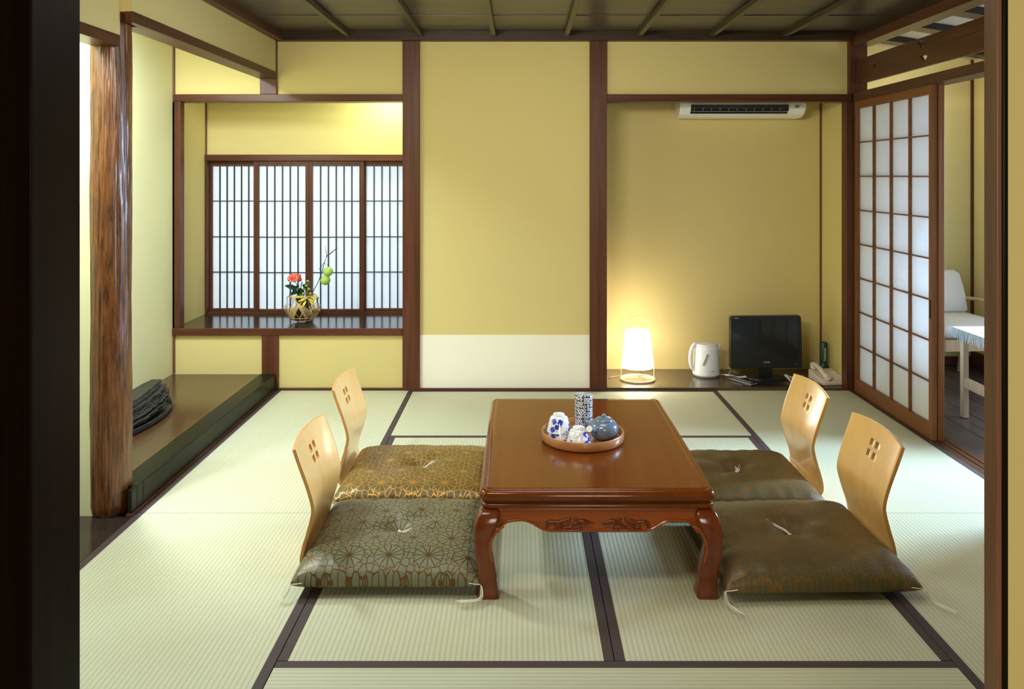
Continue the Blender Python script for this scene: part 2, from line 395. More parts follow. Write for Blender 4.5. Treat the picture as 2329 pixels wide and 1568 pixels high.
# ceiling
cl = MB()
yy = YF-.3
k = 0
while yy < YB:
    y1 = min(yy+.418, YB); cl.box(XL-.02, XR+.06, yy+.002, y1-.002, ZC+(.004 if k % 2 else 0), ZC+.03); yy += .42; k += 1
cl.box(XL-.05, XR+.1, YF-.35, YB+.02, ZC+.03, ZC+.06)
struct('ceiling', cl, M['ceil'])
for i in range(8):
    x = PX(790+166.2*(i-0), 4.78) if i < 7 else PX(790-166, 4.78)
    trim(MB().box(x-.014, x+.014, YF-.3, YB-.03, ZC-.032, ZC), M['batten'])
trim(MB().box(XL, XR, YB-.05, YB+.02, 2.118, ZC+.01), M['beamx'])
trim(MB().box(XL-.0, XL+.045, YF-.3, YB-.05, 2.118, ZC+.01), M['dky'])
# --- back wall panels
wb = MB()
T = .10
px = lambda p: PX(p, YB)
pz = lambda p: PZ(p, YB)
wb.box(px(390), px(916), YB+.012, YB+T, 1.79, 2.5)        # above the left rail
wb.box(px(390), px(916), YB+.012, YB+T, -.05, .34)        # below window shelf
wb.box(px(955), px(1341), YB+.012, YB+T, pz(763), 2.3)   # centre panel
wb.box(px(1380), px(1937), YB+.012, YB+T, 1.79, 2.3)
struct('wall_back', wb, M['wall'])
struct('wall_back_strip', MB().box(px(955), px(1341), YB+.008, YB+T, 0, pz(763)), M['paper_wall'])
trim(MB().box(px(916), px(955), YB-.012, YB+.13, 0, 2.12), M['dk'])
trim(MB().box(px(1341), px(1380), YB-.012, YB+.13, 0, 2.12), M['dk'])
trim(MB().box(px(394), px(916), YB-.006, YB+.11, 1.753, 1.797), M['dkx'])
trim(MB().box(px(1380), px(1937), YB-.006, YB+.11, 1.752, 1.797), M['dkx'])
trim(MB().box(px(391), px(410), YB-.004, YB+.06, .376, 1.753), M['dk'])
trim(MB().box(px(596), px(633), YB-.008, YB+.06, 0, .333), M['dk'])
trim(MB().box(XL-.101, XL, YB-.01, YB+.06, 1.797, 2.12), M['dk'])
trim(MB().box(px(955), px(1341), YB-.008, YB+.03, 0, .012), M['dkx'])
trim(MB().box(XL, px(916), YB-.008, YB+.03, 0, .012), M['dkx'])
# --- window alcove
XWL = -2.118; YW = 5.353
wa = MB()
wa.box(XWL-.08, XWL, YB+.05, YW+.3, .33, 2.4)      # left side
wa.box(XWL, px(916)+.2, YW, YW+.08, 1.44, 2.4)         # over window
wa.box(px(916)+.0, px(916)+.08, YB+.13, YW+.02, .33, 2.4)  # right side (hidden)
wa.box(XWL, px(916)+.1, YB+.1, YW+.3, 2.3, 2.4)
struct('wall_window_alcove', wa, M['wall'])
trim(MB().box(XWL-.002, XWL+.010, YW-.012, YW, 1.445, 2.3), M['rod'], bevel=0)
sh = thing('alcove_shelf', '', '', ((XWL+px(916))/2, YB, .333))
MB().box(XWL+.001, px(916)-.002, YB+.004, YW+.06, .334, .376).build('shelf_board', M['shelf'], sh)
MB().box(XWL+.001, px(916)-.002, YB-.012, YB+.004, .333, .3758).build('front_edge', M['dkx'], sh, bevel=.002)
tag(sh, 'dark glossy shelf board under the paper window holding the flower basket', 'shelf')
# window
def shoji_window():
    f = MB()
    sc_ = YW/FPX
    X = lambda p: (p-CX)*sc_
    Zz = lambda p: H-(p-CY)*sc_
    root = struct('window_1', MB().box(XWL, px(916), YW-.02, YW+.07, Zz(366), Zz(352)), M['dkx'], bevel=.002)
    MB().box(XWL, X(473), YW-.018, YW+.07, .376, Zz(366)).build('window_frame', M['dk'], root, bevel=.001)
    MB().box(XWL, px(916), YW-.0, YW+.07, .376, .388).build('window_sill', M['dkx'], root)
    panes = [(471, 585, 478, 577, 0), (576, 702, 588, 694, 1), (702.3, 827, 710, 817, 1), (818, 950, 830, 938, 0)]
    for a, b, pa, pb, fr in panes:
        y0 = YW+.004 if fr else YW+.034
        s = MB()
        s.box(X(a), X(pa), y0, y0+.026, .388, Zz(366)); s.box(X(pb), X(b), y0, y0+.026, .388, Zz(366))
        s.box(X(pa), X(pb), y0+.001, y0+.025, Zz(366)-.035, Zz(366)); s.box(X(pa), X(pb), y0+.001, y0+.025, .388, Zz(704))
        s.build('sash', M['dk'], root, bevel=.0015)
        g = MB(); n = 6; w_ = (X(pb)-X(pa))/n
        for i in range(1, n): g.box(X(pa)+i*w_-.0035, X(pa)+i*w_+.0035, y0+.006, y0+.018, Zz(704), Zz(378))
        for q in (458, 540, 621): g.box(X(pa), X(pb), y0+.007, y0+.017, Zz(q)-.003, Zz(q)+.003)
        g.build('muntin_grid', M['grid'], root)
        MB().box(X(pa)-.004, X(pb)+.004, y0+.018, y0+.0195, Zz(704)-.004, Zz(378)+.004).build('paper_pane', M['paper'], root)
shoji_window()
# outer lattice of the window
ol = MB()
for i in range(34): ol.box(XWL+.02+i*.045, XWL+.03+i*.045, 5.62, 5.64, .3, 1.5)
# --- right alcove (recess)
YR = 5.31
ra = MB()
ra.box(px(1380)-.06, 2.09, YR, YR+.08, 0, 2.3)
ra.box(px(1380)-.10, px(1380)-.0, YB+.13, YR, 0, 2.3)
ra.box(1.995, 2.09, YB+.06, YR, 0, 2.3)
ra.box(px(1380)-.06, 2.06, YB+.1, YR, 2.25, 2.3)
struct('wall_right_alcove', ra, M['wall'])
trim(MB().box(1.984, 1.995, YR-.012, YR, .018, 2.25), M['rod'], bevel=0)
ds = MB().box(px(1380)+.001, 1.993, YB-.006, YR-.001, -.05, .016).build('alcove_board', M['desk'], bevel=.002)
tag(ds, 'brown wooden floor board of the right alcove under lamp, kettle and television', 'board')
trim(MB().box(px(1923), XR+.0, YB-.012, YB+.06, 0, 1.752), M['dk'])
# corner post at right back
trim(MB().box(XR-.03, XR+.075, YB-.03, YB+.09, 1.797, 2.12), M['dk'])
trim(MB().box(XR+.001, XR+.085, YB-.018, YB+.09, 0, 1.797), M['dk'])
# --- tokonoma
XT = -2.116
tk = MB()
tk.box(XT-.08, XT, 3.13, YB+.06, .0, 2.4)
tk.box(XT-.08, -1.60, 3.05, 3.13, 0, 2.4)                # partition wall seen left of the pillar
tk.box(XT, XL-.02, 3.13, YB, 2.32, 2.4)
struct('wall_left', tk, M['pale_wall'])
struct('wall_left_hanging', MB().box(XL-.07, XL-.004, 3.045, YB-.012, 1.93, 2.17), M['wall'])
trim(MB().box(XL-.101, XL+.002, 3.14, YB-.008, 1.888, 1.931).box(XL-.03, XL+.002, 3.045, 3.14, 1.888, 1.931), M['dky'])
trim(MB().box(XT, XT+.010, YB-.004, YB+.012, .10, 2.3), M['rod'], bevel=0)
pl = thing('alcove_platform', 'dark brown wooden platform in the left alcove carrying the layered stone', 'platform', (-1.8, 4.0, 0))
MB().box(XT+.001, XL-.10, 3.131, YB-.01, 0, .099).build('board', M['toko'], pl)
MB().box(XL-.0995, XL-.004, 3.14, YB-.01, .012, .101).box(XL-.0995, XL-.004, 3.09, 3.14, .012, .101).box(XL-.020, XL-.004, 3.045, 3.09, .012, .101).build('front_frame', M['tokof'], pl, bevel=.004)
MB().box(XL-.09, XL-.001, 3.14, YB-.01, -.05, .0115).box(XL-.022, XL-.001, 3.035, 3.14, .0005, .0115).build('base_strip', M['dky'], pl)
# side alcove near
sa = MB()
sa.box(-2.2, -2.12, YF-.2, 3.05, -.05, 2.4)
sa.box(-2.2, XL, YF-.3, YF-.2, -.05, 2.4)
sa.box(-2.12, -1.56, YF-.2, 3.05, 2.32, 2.4)
struct('wall_side_alcove', sa, M['pale_wall'])
struct('wall_side_hanging', MB().box(-1.59, -1.532, YF-.2, 3.045, 1.838, 2.3), M['wall'])
trim(MB().box(-1.63, -1.528, YF-.2, 3.04, 1.795, 1.838), M['dky'])
sb = MB().box(-2.119, XL-.001, YF, 3.049, -.05, .0).build('side_alcove_board', M['shelf'], bevel=.001)
tag(sb, 'dark wooden floor board to the left of the log pillar foot', 'board')
# log pillar
def pillar():
    n, m = 160, 220; c = (-1.595, 3.10); rings = []
    rnd = random.Random(4); H0, H1 = 0.0, 2.3
    for i in range(m+1):
        z = H0+(H1-H0)*i/m; rg = []
        base = .074+.003*noise.noise(Vector((z*2.2, 3, 1)))
        if z < .03: base += -.006*(1-z/.03)
        for j in range(n):
            a = 2*PI*j/n
            q = noise.noise(Vector((math.cos(a)*7.5, math.sin(a)*7.5, z*3.2)))
            q2 = noise.noise(Vector((math.cos(a)*18+5, math.sin(a)*18, z*9)))
            r = base+.0032*q+.0016*q2
            rg.append((c[0]+r*math.cos(a), c[1]+r*math.sin(a), z))
        rings.append(rg)
    o = MB().loft(rings).build('log_pillar', M['log'], smooth=True, ang=80)
    tag(o, 'rough glossy brown log pillar standing at the corner of the alcove', 'pillar')
pillar()
# --- right side: doors, kamoi, transom
trim(MB().box(XR-.004, XR+.108, YF-.1, YB-.018, 1.753, 1.803), M['dky'])        # head rail
trim(MB().box(XR-.012, XR+.085, YF-.1, YB-.03, 2.08, 2.135), M['dky'])          # top beam
trim(MB().box(XR-.001, XR+.04, YF-.1, YB-.05, 2.13, ZC+.02), M['beamx'])
th = MB().box(XR, XR+.112, YF-.1, YB-.018, -.05, .0)
for x in (XR+.040, XR+.074): th.box(x, x+.004, YF-.1, YB-.02, 0, .003)
trim(th, M['dky'])
YD0, YD1 = 3.918, 4.826
def shoji_door(name, x, y0, y1, lab=None):
    root = struct(name, MB().box(x, x+.028, y0, y0+.030, .001, 1.752).box(x, x+.028, y1-.030, y1, .001, 1.752), M['door'], bevel=.0015)
    MB().box(x+.001, x+.027, y0+.03, y1-.03, .001, .078).build('bottom_rail', M['doory'], root)
    MB().box(x+.001, x+.027, y0+.03, y1-.03, 1.706, 1.752).build('top_rail', M['doory'], root)
    g = MB(); a, b = y0+.03, y1-.03
    for i in range(1, 4): yy = a+(b-a)*i/4; g.box(x+.004, x+.020, yy-.0045, yy+.0045, .078, 1.706)
    for i in range(1, 8): zz = .078+(1.706-.078)*i/8; g.box(x+.006, x+.018, a, b, zz-.0035, zz+.0035)
    g.build('muntin_grid', M['doory'], root)
    MB().box(x+.020, x+.0212, a-.004, b+.004, .074, 1.71).build('paper_pane', M['paper'], root)
    return root
d1 = shoji_door('door_1', XR+.002, YD0, YD1)
MB().box(XR+.000, XR+.004, YD0+.008, YD0+.016, .60, .69).build('door_pull', M['black'], d1)
d2 = shoji_door('door_2', XR+.034, YD0-.006, YD1-.02)
d3 = shoji_door('door_3', XR+.002, 2.13, 3.05)
struct('wall_right', MB().box(XR, XR+.09, YF-.1, 2.11, 0, 1.753).box(XR+.086, XR+.12, YF-.1, 2.13, 0, 2.3), M['wall'])
trim(MB().box(XR, XR+.09, 2.11, 2.129, 0, 1.753), M['dk'])
trim(MB().box(XR+.086, XR+.10, YF-.1, 5.5, 2.136, 2.3), M['dky'])
# transom board with slot and bird-shaped openings
tb = MB()
X0 = XR+.022; X1 = X0+.016; z0, z1 = 1.854, 2.004
yb0, yb1 = 3.0, 4.80
yc = 4.06; zc = 1.955
def cut_panel():
    b = MB()
    b.box(X0, X1, yb0, yb1, z0, z1)
    o = b.build('transom_board', M['dky'])
    c = MB()
    def blob(cy, cz, pts): c.prism([(cy+p, cz+q) for p, q in pts], X0-.02, X1+.02, 'X')
    bird = [(-.045, .0), (-.03, .016), (-.012, .012), (-.004, .022), (.012, .026), (.022, .018), (.04, .012), (.024, .004), (.018, -.012), (-.006, -.018), (-.028, -.012)]
    blob(yc, zc+.015, bird); blob(yc-.02, zc-.055, [(p*.9, q*.9) for p, q in bird]); blob(4.60, 1.935, [(p*.45, q*.45) for p, q in bird])
    c.box(X0-.02, X1+.02, 4.20, 4.58, 1.943, 1.946); c.box(X0-.02, X1+.02, 3.1, 3.92, 1.943, 1.946)
    co = c.build('cutter', M['doory'])
    md = o.modifiers.new('b', 'BOOLEAN'); md.object = co; md.operation = 'DIFFERENCE'; md.solver = 'EXACT'
    bpy.context.view_layer.update()
    me = bpy.data.meshes.new_from_object(o.evaluated_get(bpy.context.evaluated_depsgraph_get()))
    o.modifiers.clear(); o.data = me; bpy.data.objects.remove(co)
    tag(o, 'brown transom board with bird-shaped openings above the sliding doors', 'board')
    return o
tbo = cut_panel()
trim(MB().box(XR-.0, XR+.075, 2.96, 3.0, 1.803, 2.08), M['dk'])
# --- veranda
XV = 3.11
struct('floor_veranda', MB().box(XR+.112, XV+.1, 1.0, 5.6, -.08, -.002), M['vfloor'])
fl = MB()
for i in range(1, 7): fl.box(XR+.112+i*.165, XR+.1135+i*.165, 1.0, 5.5, -.002, -.0012)
trim(fl, M['black'], bevel=0)
YV = 5.5
vw = MB(); vw.box(2.09, XV+.1, YV, YV+.08, -.05, 2.4); vw.box(2.09, 2.10, YB+.09, YV, -.05, 2.4)
vw.box(XV, XV+.08, 5.15, YV, -.05, 2.4); vw.box(XV, XV+.08, 1.0, 5.15, 1.9, 2.4); vw.box(XR+.09, XV+.1, .9, 1.0, -.05, 2.4)
vw.box(XV, XV+.08, 1.0, 5.15, -.05, .1)
struct('wall_veranda', vw, M['wall'])
trim(MB().box(XV-.016, XV, YV-.016, YV, 0, 2.3), M['dk'])
trim(MB().box(XV-.02, XV-.001, 5.15, YV-.02, 0, .10), M['dky'])
trim(MB().box(2.101, XV-.02, YV-.02, YV-.001, 0, .06), M['dkx'])
wf = MB()
for y in (1.0, 2.35, 3.1, 4.4, 5.1): wf.box(XV+.01, XV+.06, y, y+.05, .1, 1.9)
wf.box(XV+.01, XV+.06, 1.0, 5.15, .1, .14); wf.box(XV+.01, XV+.06, 1.0, 5.15, 1.86, 1.9)
struct('window_2', wf, M['dk'])
vc = MB()   # sloping ceiling
vc.add([(2.08, 1.0, 2.26), (3.2, 1.0, 2.085), (3.2, 5.6, 2.085), (2.08, 5.6, 2.26), (2.08, 1.0, 2.30), (3.2, 1.0, 2.125), (3.2, 5.6, 2.125), (2.08, 5.6, 2.30)],
       [(0, 1, 2, 3), (7, 6, 5, 4), (0, 4, 5, 1), (2, 6, 7, 3), (0, 3, 7, 4), (1, 5, 6, 2)])
struct('ceiling_veranda', vc, M['vceil'])
for i in range(9):
    y = 1.55+i*.45
    trim(MB().add([(2.1, y, 2.215), (3.17, y, 2.05), (3.17, y+.11, 2.05), (2.1, y+.11, 2.215), (2.1, y, 2.256), (3.17, y, 2.09), (3.17, y+.11, 2.09), (2.1, y+.11, 2.256)],
       [(0, 1, 2, 3), (7, 6, 5, 4), (0, 4, 5, 1), (2, 6, 7, 3), (0, 3, 7, 4), (1, 5, 6, 2)]), M['vraft'], bevel=0)
# --- front opening: posts
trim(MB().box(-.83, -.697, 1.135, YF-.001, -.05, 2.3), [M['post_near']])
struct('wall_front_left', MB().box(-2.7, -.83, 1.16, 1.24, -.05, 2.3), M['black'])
trim(MB().box(.7303, .746, 1.226, YF-.001, -.05, 2.3), M['jamb'])
trim(MB().box(.7375, .7455, 1.2215, 1.2258, -.05, 2.3), M['black'])  # black strip standing in for the shadowed gap beside the jamb
struct('wall_front_right', MB().box(.7458, 2.13, 1.223, 1.255, -.05, 2.3), M['wall'])
struct('wall_front_top', MB().box(-.70, .75, 1.19, 1.25, 1.80, 2.3), M['wall'])
# entry room behind the camera
er = MB()
er.box(-2.7, -2.6, -2.4, 1.16, -.05, 2.4); er.box(2.13, 2.2, -2.4, 1.2, -.05, 2.4); er.box(-2.7, 2.2, -2.5, -2.4, -.05, 2.4)
struct('wall_entry_room', er, M['wall'])
struct('ceiling_entry_room', MB().box(-2.7, 2.2, -2.5, 1.25, 2.3, 2.35), M['ceil'])
struct('floor_entry_room', MB().box(-2.6, 2.13, -2.4, YF-.002, -.055, -.001), M['tatX'])
# outer roof closing everything
struct('roof', MB().box(-3.0, 2.13, -2.6, 5.9, 2.42, 2.5), M['black'])
# ------------------------------------------------------------------ low table
def rrect(x0, x1, y0, y1, r, z, n=6):
    pts = []
    for cx, cy, a0 in ((x1-r, y1-r, 0), (x0+r, y1-r, PI/2), (x0+r, y0+r, PI), (x1-r, y0+r, 1.5*PI)):
        for k in range(n+1): a = a0+PI/2*k/n; pts.append((cx+r*math.cos(a), cy+r*math.sin(a), z))
    return pts
TX0, TX1, TY0, TY1, TZ = -.132, .603, 2.452, 3.49, .33
def low_table():
    t = thing('low_table', 'low reddish-brown lacquered table with carved apron in the middle of the room', 'table', ((TX0+TX1)/2, (TY0+TY1)/2, .0012))
    prof = [(.035, .330), (.022, .330), (.0215, .3292), (.019, .3292), (.0185, .330), (.012, .3295), (.005, .3245), (.001, .317), (.0, .311), (.002, .303), (.008, .2965),
            (.014, .2945), (.014, .2915), (.008, .2895), (.0045, .284), (.006, .2775), (.012, .2735), (.03, .272)]
    MB().loft([rrect(TX0+i, TX1-i, TY0+i, TY1-i, max(.034-i*.6, .01), z, 8) for i, z in prof]).build('tabletop', M['table'], t, smooth=True, ang=60)
    rows = [(.273, -.012, .060), (.262, -.002, .064), (.248, .006, .066), (.225, .0125, .058), (.200, .0145, .046), (.175, .0135, .041), (.15, .012, .042), (.13, .010, .046), (.10, .006, .051),
            (.078, .0025, .055), (.066, .004, .058), (.062, .002, .056), (.04, .000, .058), (.018, .002, .061), (.006, .004, .063), (.0012, .003, .062)]
    for sx in (0, 1):
        for sy in (0, 1):
            rings = []
            for z, o, i in rows:
                a0, a1 = (TX0-o, TX0+i) if sx == 0 else (TX1-i, TX1+o)
                b0, b1 = (TY0-o, TY0+i) if sy == 0 else (TY1-i, TY1+o)
                rings.append(rrect(a0, a1, b0, b1, .010, z, 3))
            lg = MB().loft(rings).build('leg', M['tablez'], t, smooth=True, ang=50)
            if sy == 0:
                q = [(.078, .229, .013), (.060, .219, .015), (.046, .2, .0165), (.038, .180, .0155), (.036, .16, .0145), (.038, .14, .013), (.043, .12, .011)]
                MB().tube(bez([((TX0+a if sx == 0 else TX1-a), TY0-o_+.002, z) for a, z, o_ in q], 4), .0042, 8).build('edge_bead', M['tablex'], lg, smooth=True)
    half = [(-.075, .272), (-.075, .195), (-.068, .206), (-.058, .219), (-.044, .228), (-.022, .2325), (.003, .2335), (.020, .230), (.036, .223), (.052, .213), (.067, .205), (.085, .2005), (.10, .2)]
    cx = (TX0+TX1)/2
    def apron(face, axis, lo, hi):
        c = (lo+hi)/2; prof_ = [(lo+.132+u, z) for u, z in half]
        prof_ += [(2*c-u, z) for u, z in prof_[::-1]]
        o = MB().prism(prof_, face[0], face[1], axis).build('apron', M['tablex'] if axis == 'Y' else M['table'], t, bevel=.002)
        low = [(u, z) for u, z in prof_[1:-1]]
        pts = [(u, face[0]-.0005, z+.004) if axis == 'Y' else (face[0], u, z+.004) for u, z in low]
        MB().tube(pts, .0045, 8).build('edge_bead', M['tablex'], o, smooth=True)
        return o
    fr = apron((TY0+.016, TY0+.038), 'Y', TX0, TX1)
    apron((TY1-.038, TY1-.016), 'Y', TX0, TX1)
    apron((TX0+.016, TX0+.038), 'X', TY0, TY1); apron((TX1-.038, TX1-.016), 'X', TY0, TY1)
    # carved ornament: leafy scrolls either side of the centre
    sc_ = TY0/FPX; yf = TY0+.0145
    def P(u, v):   # zoomed crop pixel -> metres (crop 1200..1520 x 1160..1240, 7.28x)
        return (PX(1200+u/7.28, TY0+.016), yf, PZ(1160+v/7.28, TY0+.016))
    strokes = [
        ([(300, 320), (310, 250), (350, 200), (430, 190), (520, 195), (600, 170), (660, 150), (720, 130)], [.0012, .003, .004, .0038, .0034, .003, .0024, .0008]),
        ([(720, 130), (700, 180), (660, 220), (600, 240), (560, 270)], [.0008, .0022, .003, .0028, .002]),
        ([(335, 300), (350, 240), (400, 225), (450, 240), (470, 280), (440, 310)], [.001, .0024, .0028, .0026, .0022, .0014]),
        ([(450, 320), (500, 330), (550, 320), (600, 280), (660, 290), (740, 270), (800, 230), (860, 190), (930, 180), (1000, 200), (1090, 215)], [.0014, .0024, .0026, .0022, .003, .0038, .0038, .0045, .0044, .003, .0008]),
        ([(1090, 218), (1040, 250), (980, 262), (900, 250), (830, 245)], [.0008, .002, .0026, .0026, .0016]),
        ([(760, 160), (800, 150), (830, 185), (800, 215), (760, 195)], [.0016, .0026, .0028, .0026, .0016]),
        ([(830, 260), (880, 290), (890, 330), (820, 325), (790, 305)], [.0016, .0026, .003, .003, .0016]),
        ([(560, 200), (540, 260), (520, 300), (480, 270), (495, 245)], [.0014, .0026, .003, .0026, .0014]),
        ([(600, 260), (650, 320), (720, 335), (800, 325)], [.0012, .0024, .0026, .0016])]
    for mir in (0, 1):
        b = MB()
        for pts, rr in strokes:
            q = [Vector(P(u, v)) for u, v in pts]
            if mir: q = [Vector((2*cx-p.x, p.y, p.z)) for p in q]
            qq = bez(q, 5); r2 = []
            for i in range(len(qq)): f = i/5; a = int(min(f, len(rr)-1)); bb = min(a+1, len(rr)-1); r2.append(rr[a]*(1-(f-a))+rr[bb]*(f-a))
            r2 = [q_*1.25 for q_ in r2]
            b.tube(qq, r2, 8)
        b.build('carving', M['tablez'], fr, smooth=True, ang=80)
low_table()

# ------------------------------------------------------------------ floor chairs (built facing +x, base centre at origin)
def floor_chair(label, loc, flip):
    t = thing('floor_chair', label, 'chair', loc, PI if flip else 0, 'legless bent plywood chairs')
    prof = bez([(.42, .0, .009), (.30, .0, .009), (.16, 0, .009), (.07, 0, .010), (.028, 0, .020), (.006, 0, .045), (.010, 0, .09), (.028, 0, .15), (.040, 0, .195), (.0435, 0, .222), (.038, 0, .255), (.022, 0, .31), (.006, 0, .36), (-.007, 0, .40), (-.016, 0, .430)], 6)
    W = .195; nu = 24
    b = MB(); n = len(prof); vs = []
    zt0 = .43
    for i, p in enumerate(prof):
        for j in range(nu+1):
            u = -1+2*j/nu; z = p.z
            k = max(0, min(1, (p.z-.01)/.2))
            if p.z > .30: z = .30+(p.z-.30)*(1-.085*abs(u)**2.0)
            x = p.x-.018*(1-u*u)*k*(1 if p.z > .03 else 0)
            wd = W*(1-.05*max(0, 1-abs(p.z-.25)/.2) if p.z > .05 else 1)
            wd = W*(.95+.05*min(1, max(0, (p.z-.1)/.25))) if p.z > .03 else W*.93
            vs.append((x, u*wd, z))
    fs = [(i*(nu+1)+j, i*(nu+1)+j+1, (i+1)*(nu+1)+j+1, (i+1)*(nu+1)+j) for i in range(n-1) for j in range(nu)]
    b.add(vs, fs)
    o = b.build('plywood_shell', M['beech'], t, world=False, smooth=True)
    md = o.modifiers.new('s', 'SOLIDIFY'); md.thickness = .011; md.offset = 0; md.material_offset_rim = 1; o.data.materials.append(M['beech_edge'])
    c = MB()
    for sy in (-1, 1):
        for sz in (-1, 1):
            cy, cz, r, q = sy*.0205, .347+sz*.0185, .0125, .0045
            poly = []
            for ax, az, a0 in ((1, 1, 0), (-1, 1, PI/2), (-1, -1, PI), (1, -1, 1.5*PI)):
                for kk in range(4): a = a0+PI/2*kk/3; poly.append((cy+ax*(r-q)+q*math.cos(a), cz+az*(r-q)+q*math.sin(a)))
            c.prism(poly, -.15, .15, 'X')
    co = c.build('cutter', M['beech_edge'])
    md = o.modifiers.new('b', 'BOOLEAN'); md.object = co; md.solver = 'EXACT'
    bpy.context.view_layer.update()
    keep = o.matrix_world.copy(); t_l = t.location.copy(); t_r = t.rotation_euler.copy()
    t.location = (0, 0, 0); t.rotation_euler = (0, 0, 0); bpy.context.view_layer.update()
    me = bpy.data.meshes.new_from_object(o.evaluated_get(bpy.context.evaluated_depsgraph_get()))
    t.location = t_l; t.rotation_euler = t_r
    o.modifiers.clear(); o.data = me; bpy.data.objects.remove(co)
    md = o.modifiers.new('bv', 'BEVEL'); md.width = .0015; md.segments = 2; md.limit_method = 'ANGLE'; md.angle_limit = math.radians(60)
    return t
FC = floor_chair('legless plywood chair at the table\'s near left, behind the near left cushion', (-.718, 2.77, -.002), False)
dup(FC, (-.760, 3.48, -.002), math.radians(0), 'legless plywood chair at the table\'s far left, behind the golden cushion')
dup(FC, (1.226, 2.79, -.002), math.radians(180), 'legless plywood chair at the table\'s near right, the largest orange back')
dup(FC, (1.206, 3.37, -.002), math.radians(180), 'legless plywood chair at the table\'s far right, in front of the telephone')

# ------------------------------------------------------------------ cushions
def strands(p0, path, n, rnd, spread, r=.0007):
    b = MB()
    for i in range(n):
        dx, dy = rnd.uniform(-1, 1)*spread, rnd.uniform(-1, 1)*spread
        L = len(path); pts = []
        for k, q in enumerate(path):
            f = k/(L-1); pts.append((q[0]+dx*f, q[1]+dy*f, max(q[2]+rnd.uniform(-1, 1)*.002*f, .0025)))
        b.tube(bez(pts, 4), r, 5)
    return b
def cushion(label, loc, w, d, h, seed, rz=0, tass=(), tuft=0, lift=.0, fab='brocade'):
    rnd = random.Random(seed)
    t = thing('floor_cushion', label, 'cushion', loc, rz, 'square brocade floor cushions')
    n = 72; top = []; bot = []
    def edge(u, v):
        # corners stick out, the sides draw in a little and ripple
        k = 1-.022*(1-v*v)**1.0; q = 1-.022*(1-u*u)
        return u*w/2*k, v*d/2*q
    vs = []; 
    for side in (1, -1):
        for i in range(n+1):
            for j in range(n+1):
                u = math.sin((-1+2*j/n)*PI/2*.98)/math.sin(PI/2*.98); v = math.sin((-1+2*i/n)*PI/2*.98)/math.sin(PI/2*.98)
                x, y = edge(u, v)
                eu, ev = 1-abs(u), 1-abs(v)
                g = (1-abs(u)**7)**.42*(1-abs(v)**7)**.42
                r = math.hypot(u, v)
                if side == 1:
                    f = noise.noise(Vector((x*9, y*9, seed)))*.004
                    gath = math.sin(seed+x*95+2*noise.noise(Vector((x*20, seed, 0))))*.0060*math.exp(-(ev/.10))*g if ev < .4 else 0
                    gath += math.sin(seed+y*95+2*noise.noise(Vector((seed, y*20, 0))))*.0060*math.exp(-(eu/.10))*g if eu < .4 else 0
                    a = math.atan2(v, u)
                    fold = .005*math.cos(a*4+.6)*math.exp(-((r-.3)/.25)**2)
                    z = h*.30+h*.70*g*(.88+.12*math.cos(min(r, 1)*PI/2*.8))-.036*math.exp(-(r/.17)**2)+(f+gath+fold)*g
                else:
                    z = h*.30*(1-g)
                vs.append((x, y, z+lift*0))
    fs = []
    N1 = (n+1)*(n+1)
    for i in range(n):
        for j in range(n):
            a = i*(n+1)+j; fs.append((a, a+1, a+n+2, a+n+1)); fs.append((N1+a, N1+a+n+1, N1+a+n+2, N1+a+1))
    per = [j for j in range(n+1)]+[i*(n+1)+n for i in range(1, n+1)]+[n*(n+1)+j for j in range(n-1, -1, -1)]+[i*(n+1) for i in range(n-1, 0, -1)]
    me = MB().add(vs, fs); 
    o = me.build('cushion_body', M[fab], t, world=False)
    bm = bmesh.new(); bm.from_mesh(o.data); bmesh.ops.remove_doubles(bm, verts=bm.verts, dist=.00005); bmesh.ops.recalc_face_normals(bm, faces=bm.faces); bm.to_mesh(o.data); bm.free()
    o.data.shade_smooth()
    zc = h*.30+h*.70-.036
    b = MB(); b.ball((0, 0, zc+.003), .007, 8, 6)
    for i in range(16):
        a = tuft+rnd.uniform(-.22, .22); L = rnd.uniform(.05, .095); k = rnd.uniform(-.6, .6)
        pts = [(0, 0, zc+.004), (L*.4*math.cos(a-.5), L*.4*math.sin(a-.5), zc+.012), (L*math.cos(a+k*.3), L*math.sin(a+k*.3), zc+.020+L*.12)]
        b.tube(bez(pts, 4), .0009, 5)
    b.build('centre_tuft', M['cord'], t, world=False)
    for sx, sy, path in tass:
        cx, cy, cz = sx*(w/2-.004), sy*(d/2-.004), h*.31
        s = strands(None, [(cx+.0*sx, cy, cz), (cx+.006*sx, cy+.005*sy, cz-.004)]+[(cx+p[0], cy+p[1], p[2]) for p in path], 9, rnd, .010)
        # the thread wrapped round the corner
        s.tube([(cx-sx*.032, cy+.002*sy, cz+.003), (cx-sx*.015, cy+.004*sy, cz+.001), (cx+.002*sx, cy+.003*sy, cz)], .0016, 6)
        s.build('corner_tassel', M['cord'], t, world=False)
    return t
CZ = .016
cushion('grey-green and gold brocade cushion at the table\'s near left', (-.418, 2.735, CZ), .585, .57, .098, 3, tuft=-.5,
        tass=((-1, -1, [(-.006, -.012, .02), (-.02, -.03, -.010), (-.035, -.025, -.012)]), (1, -1, [(.008, -.012, .02), (.006, -.03, -.008), (-.02, -.045, -.013), (-.06, -.05, -.013)]), (-1, 1, [(-.01, .01, .01), (-.02, .02, -.012)])))
cushion('golden brocade cushion at the table\'s far left', (-.425, 3.345, CZ), .61, .56, .092, 8, tuft=.2, fab='brocade_gold_sheen',
        tass=((-1, -1, [(-.006, -.012, .02), (-.012, -.02, -.012)]),))
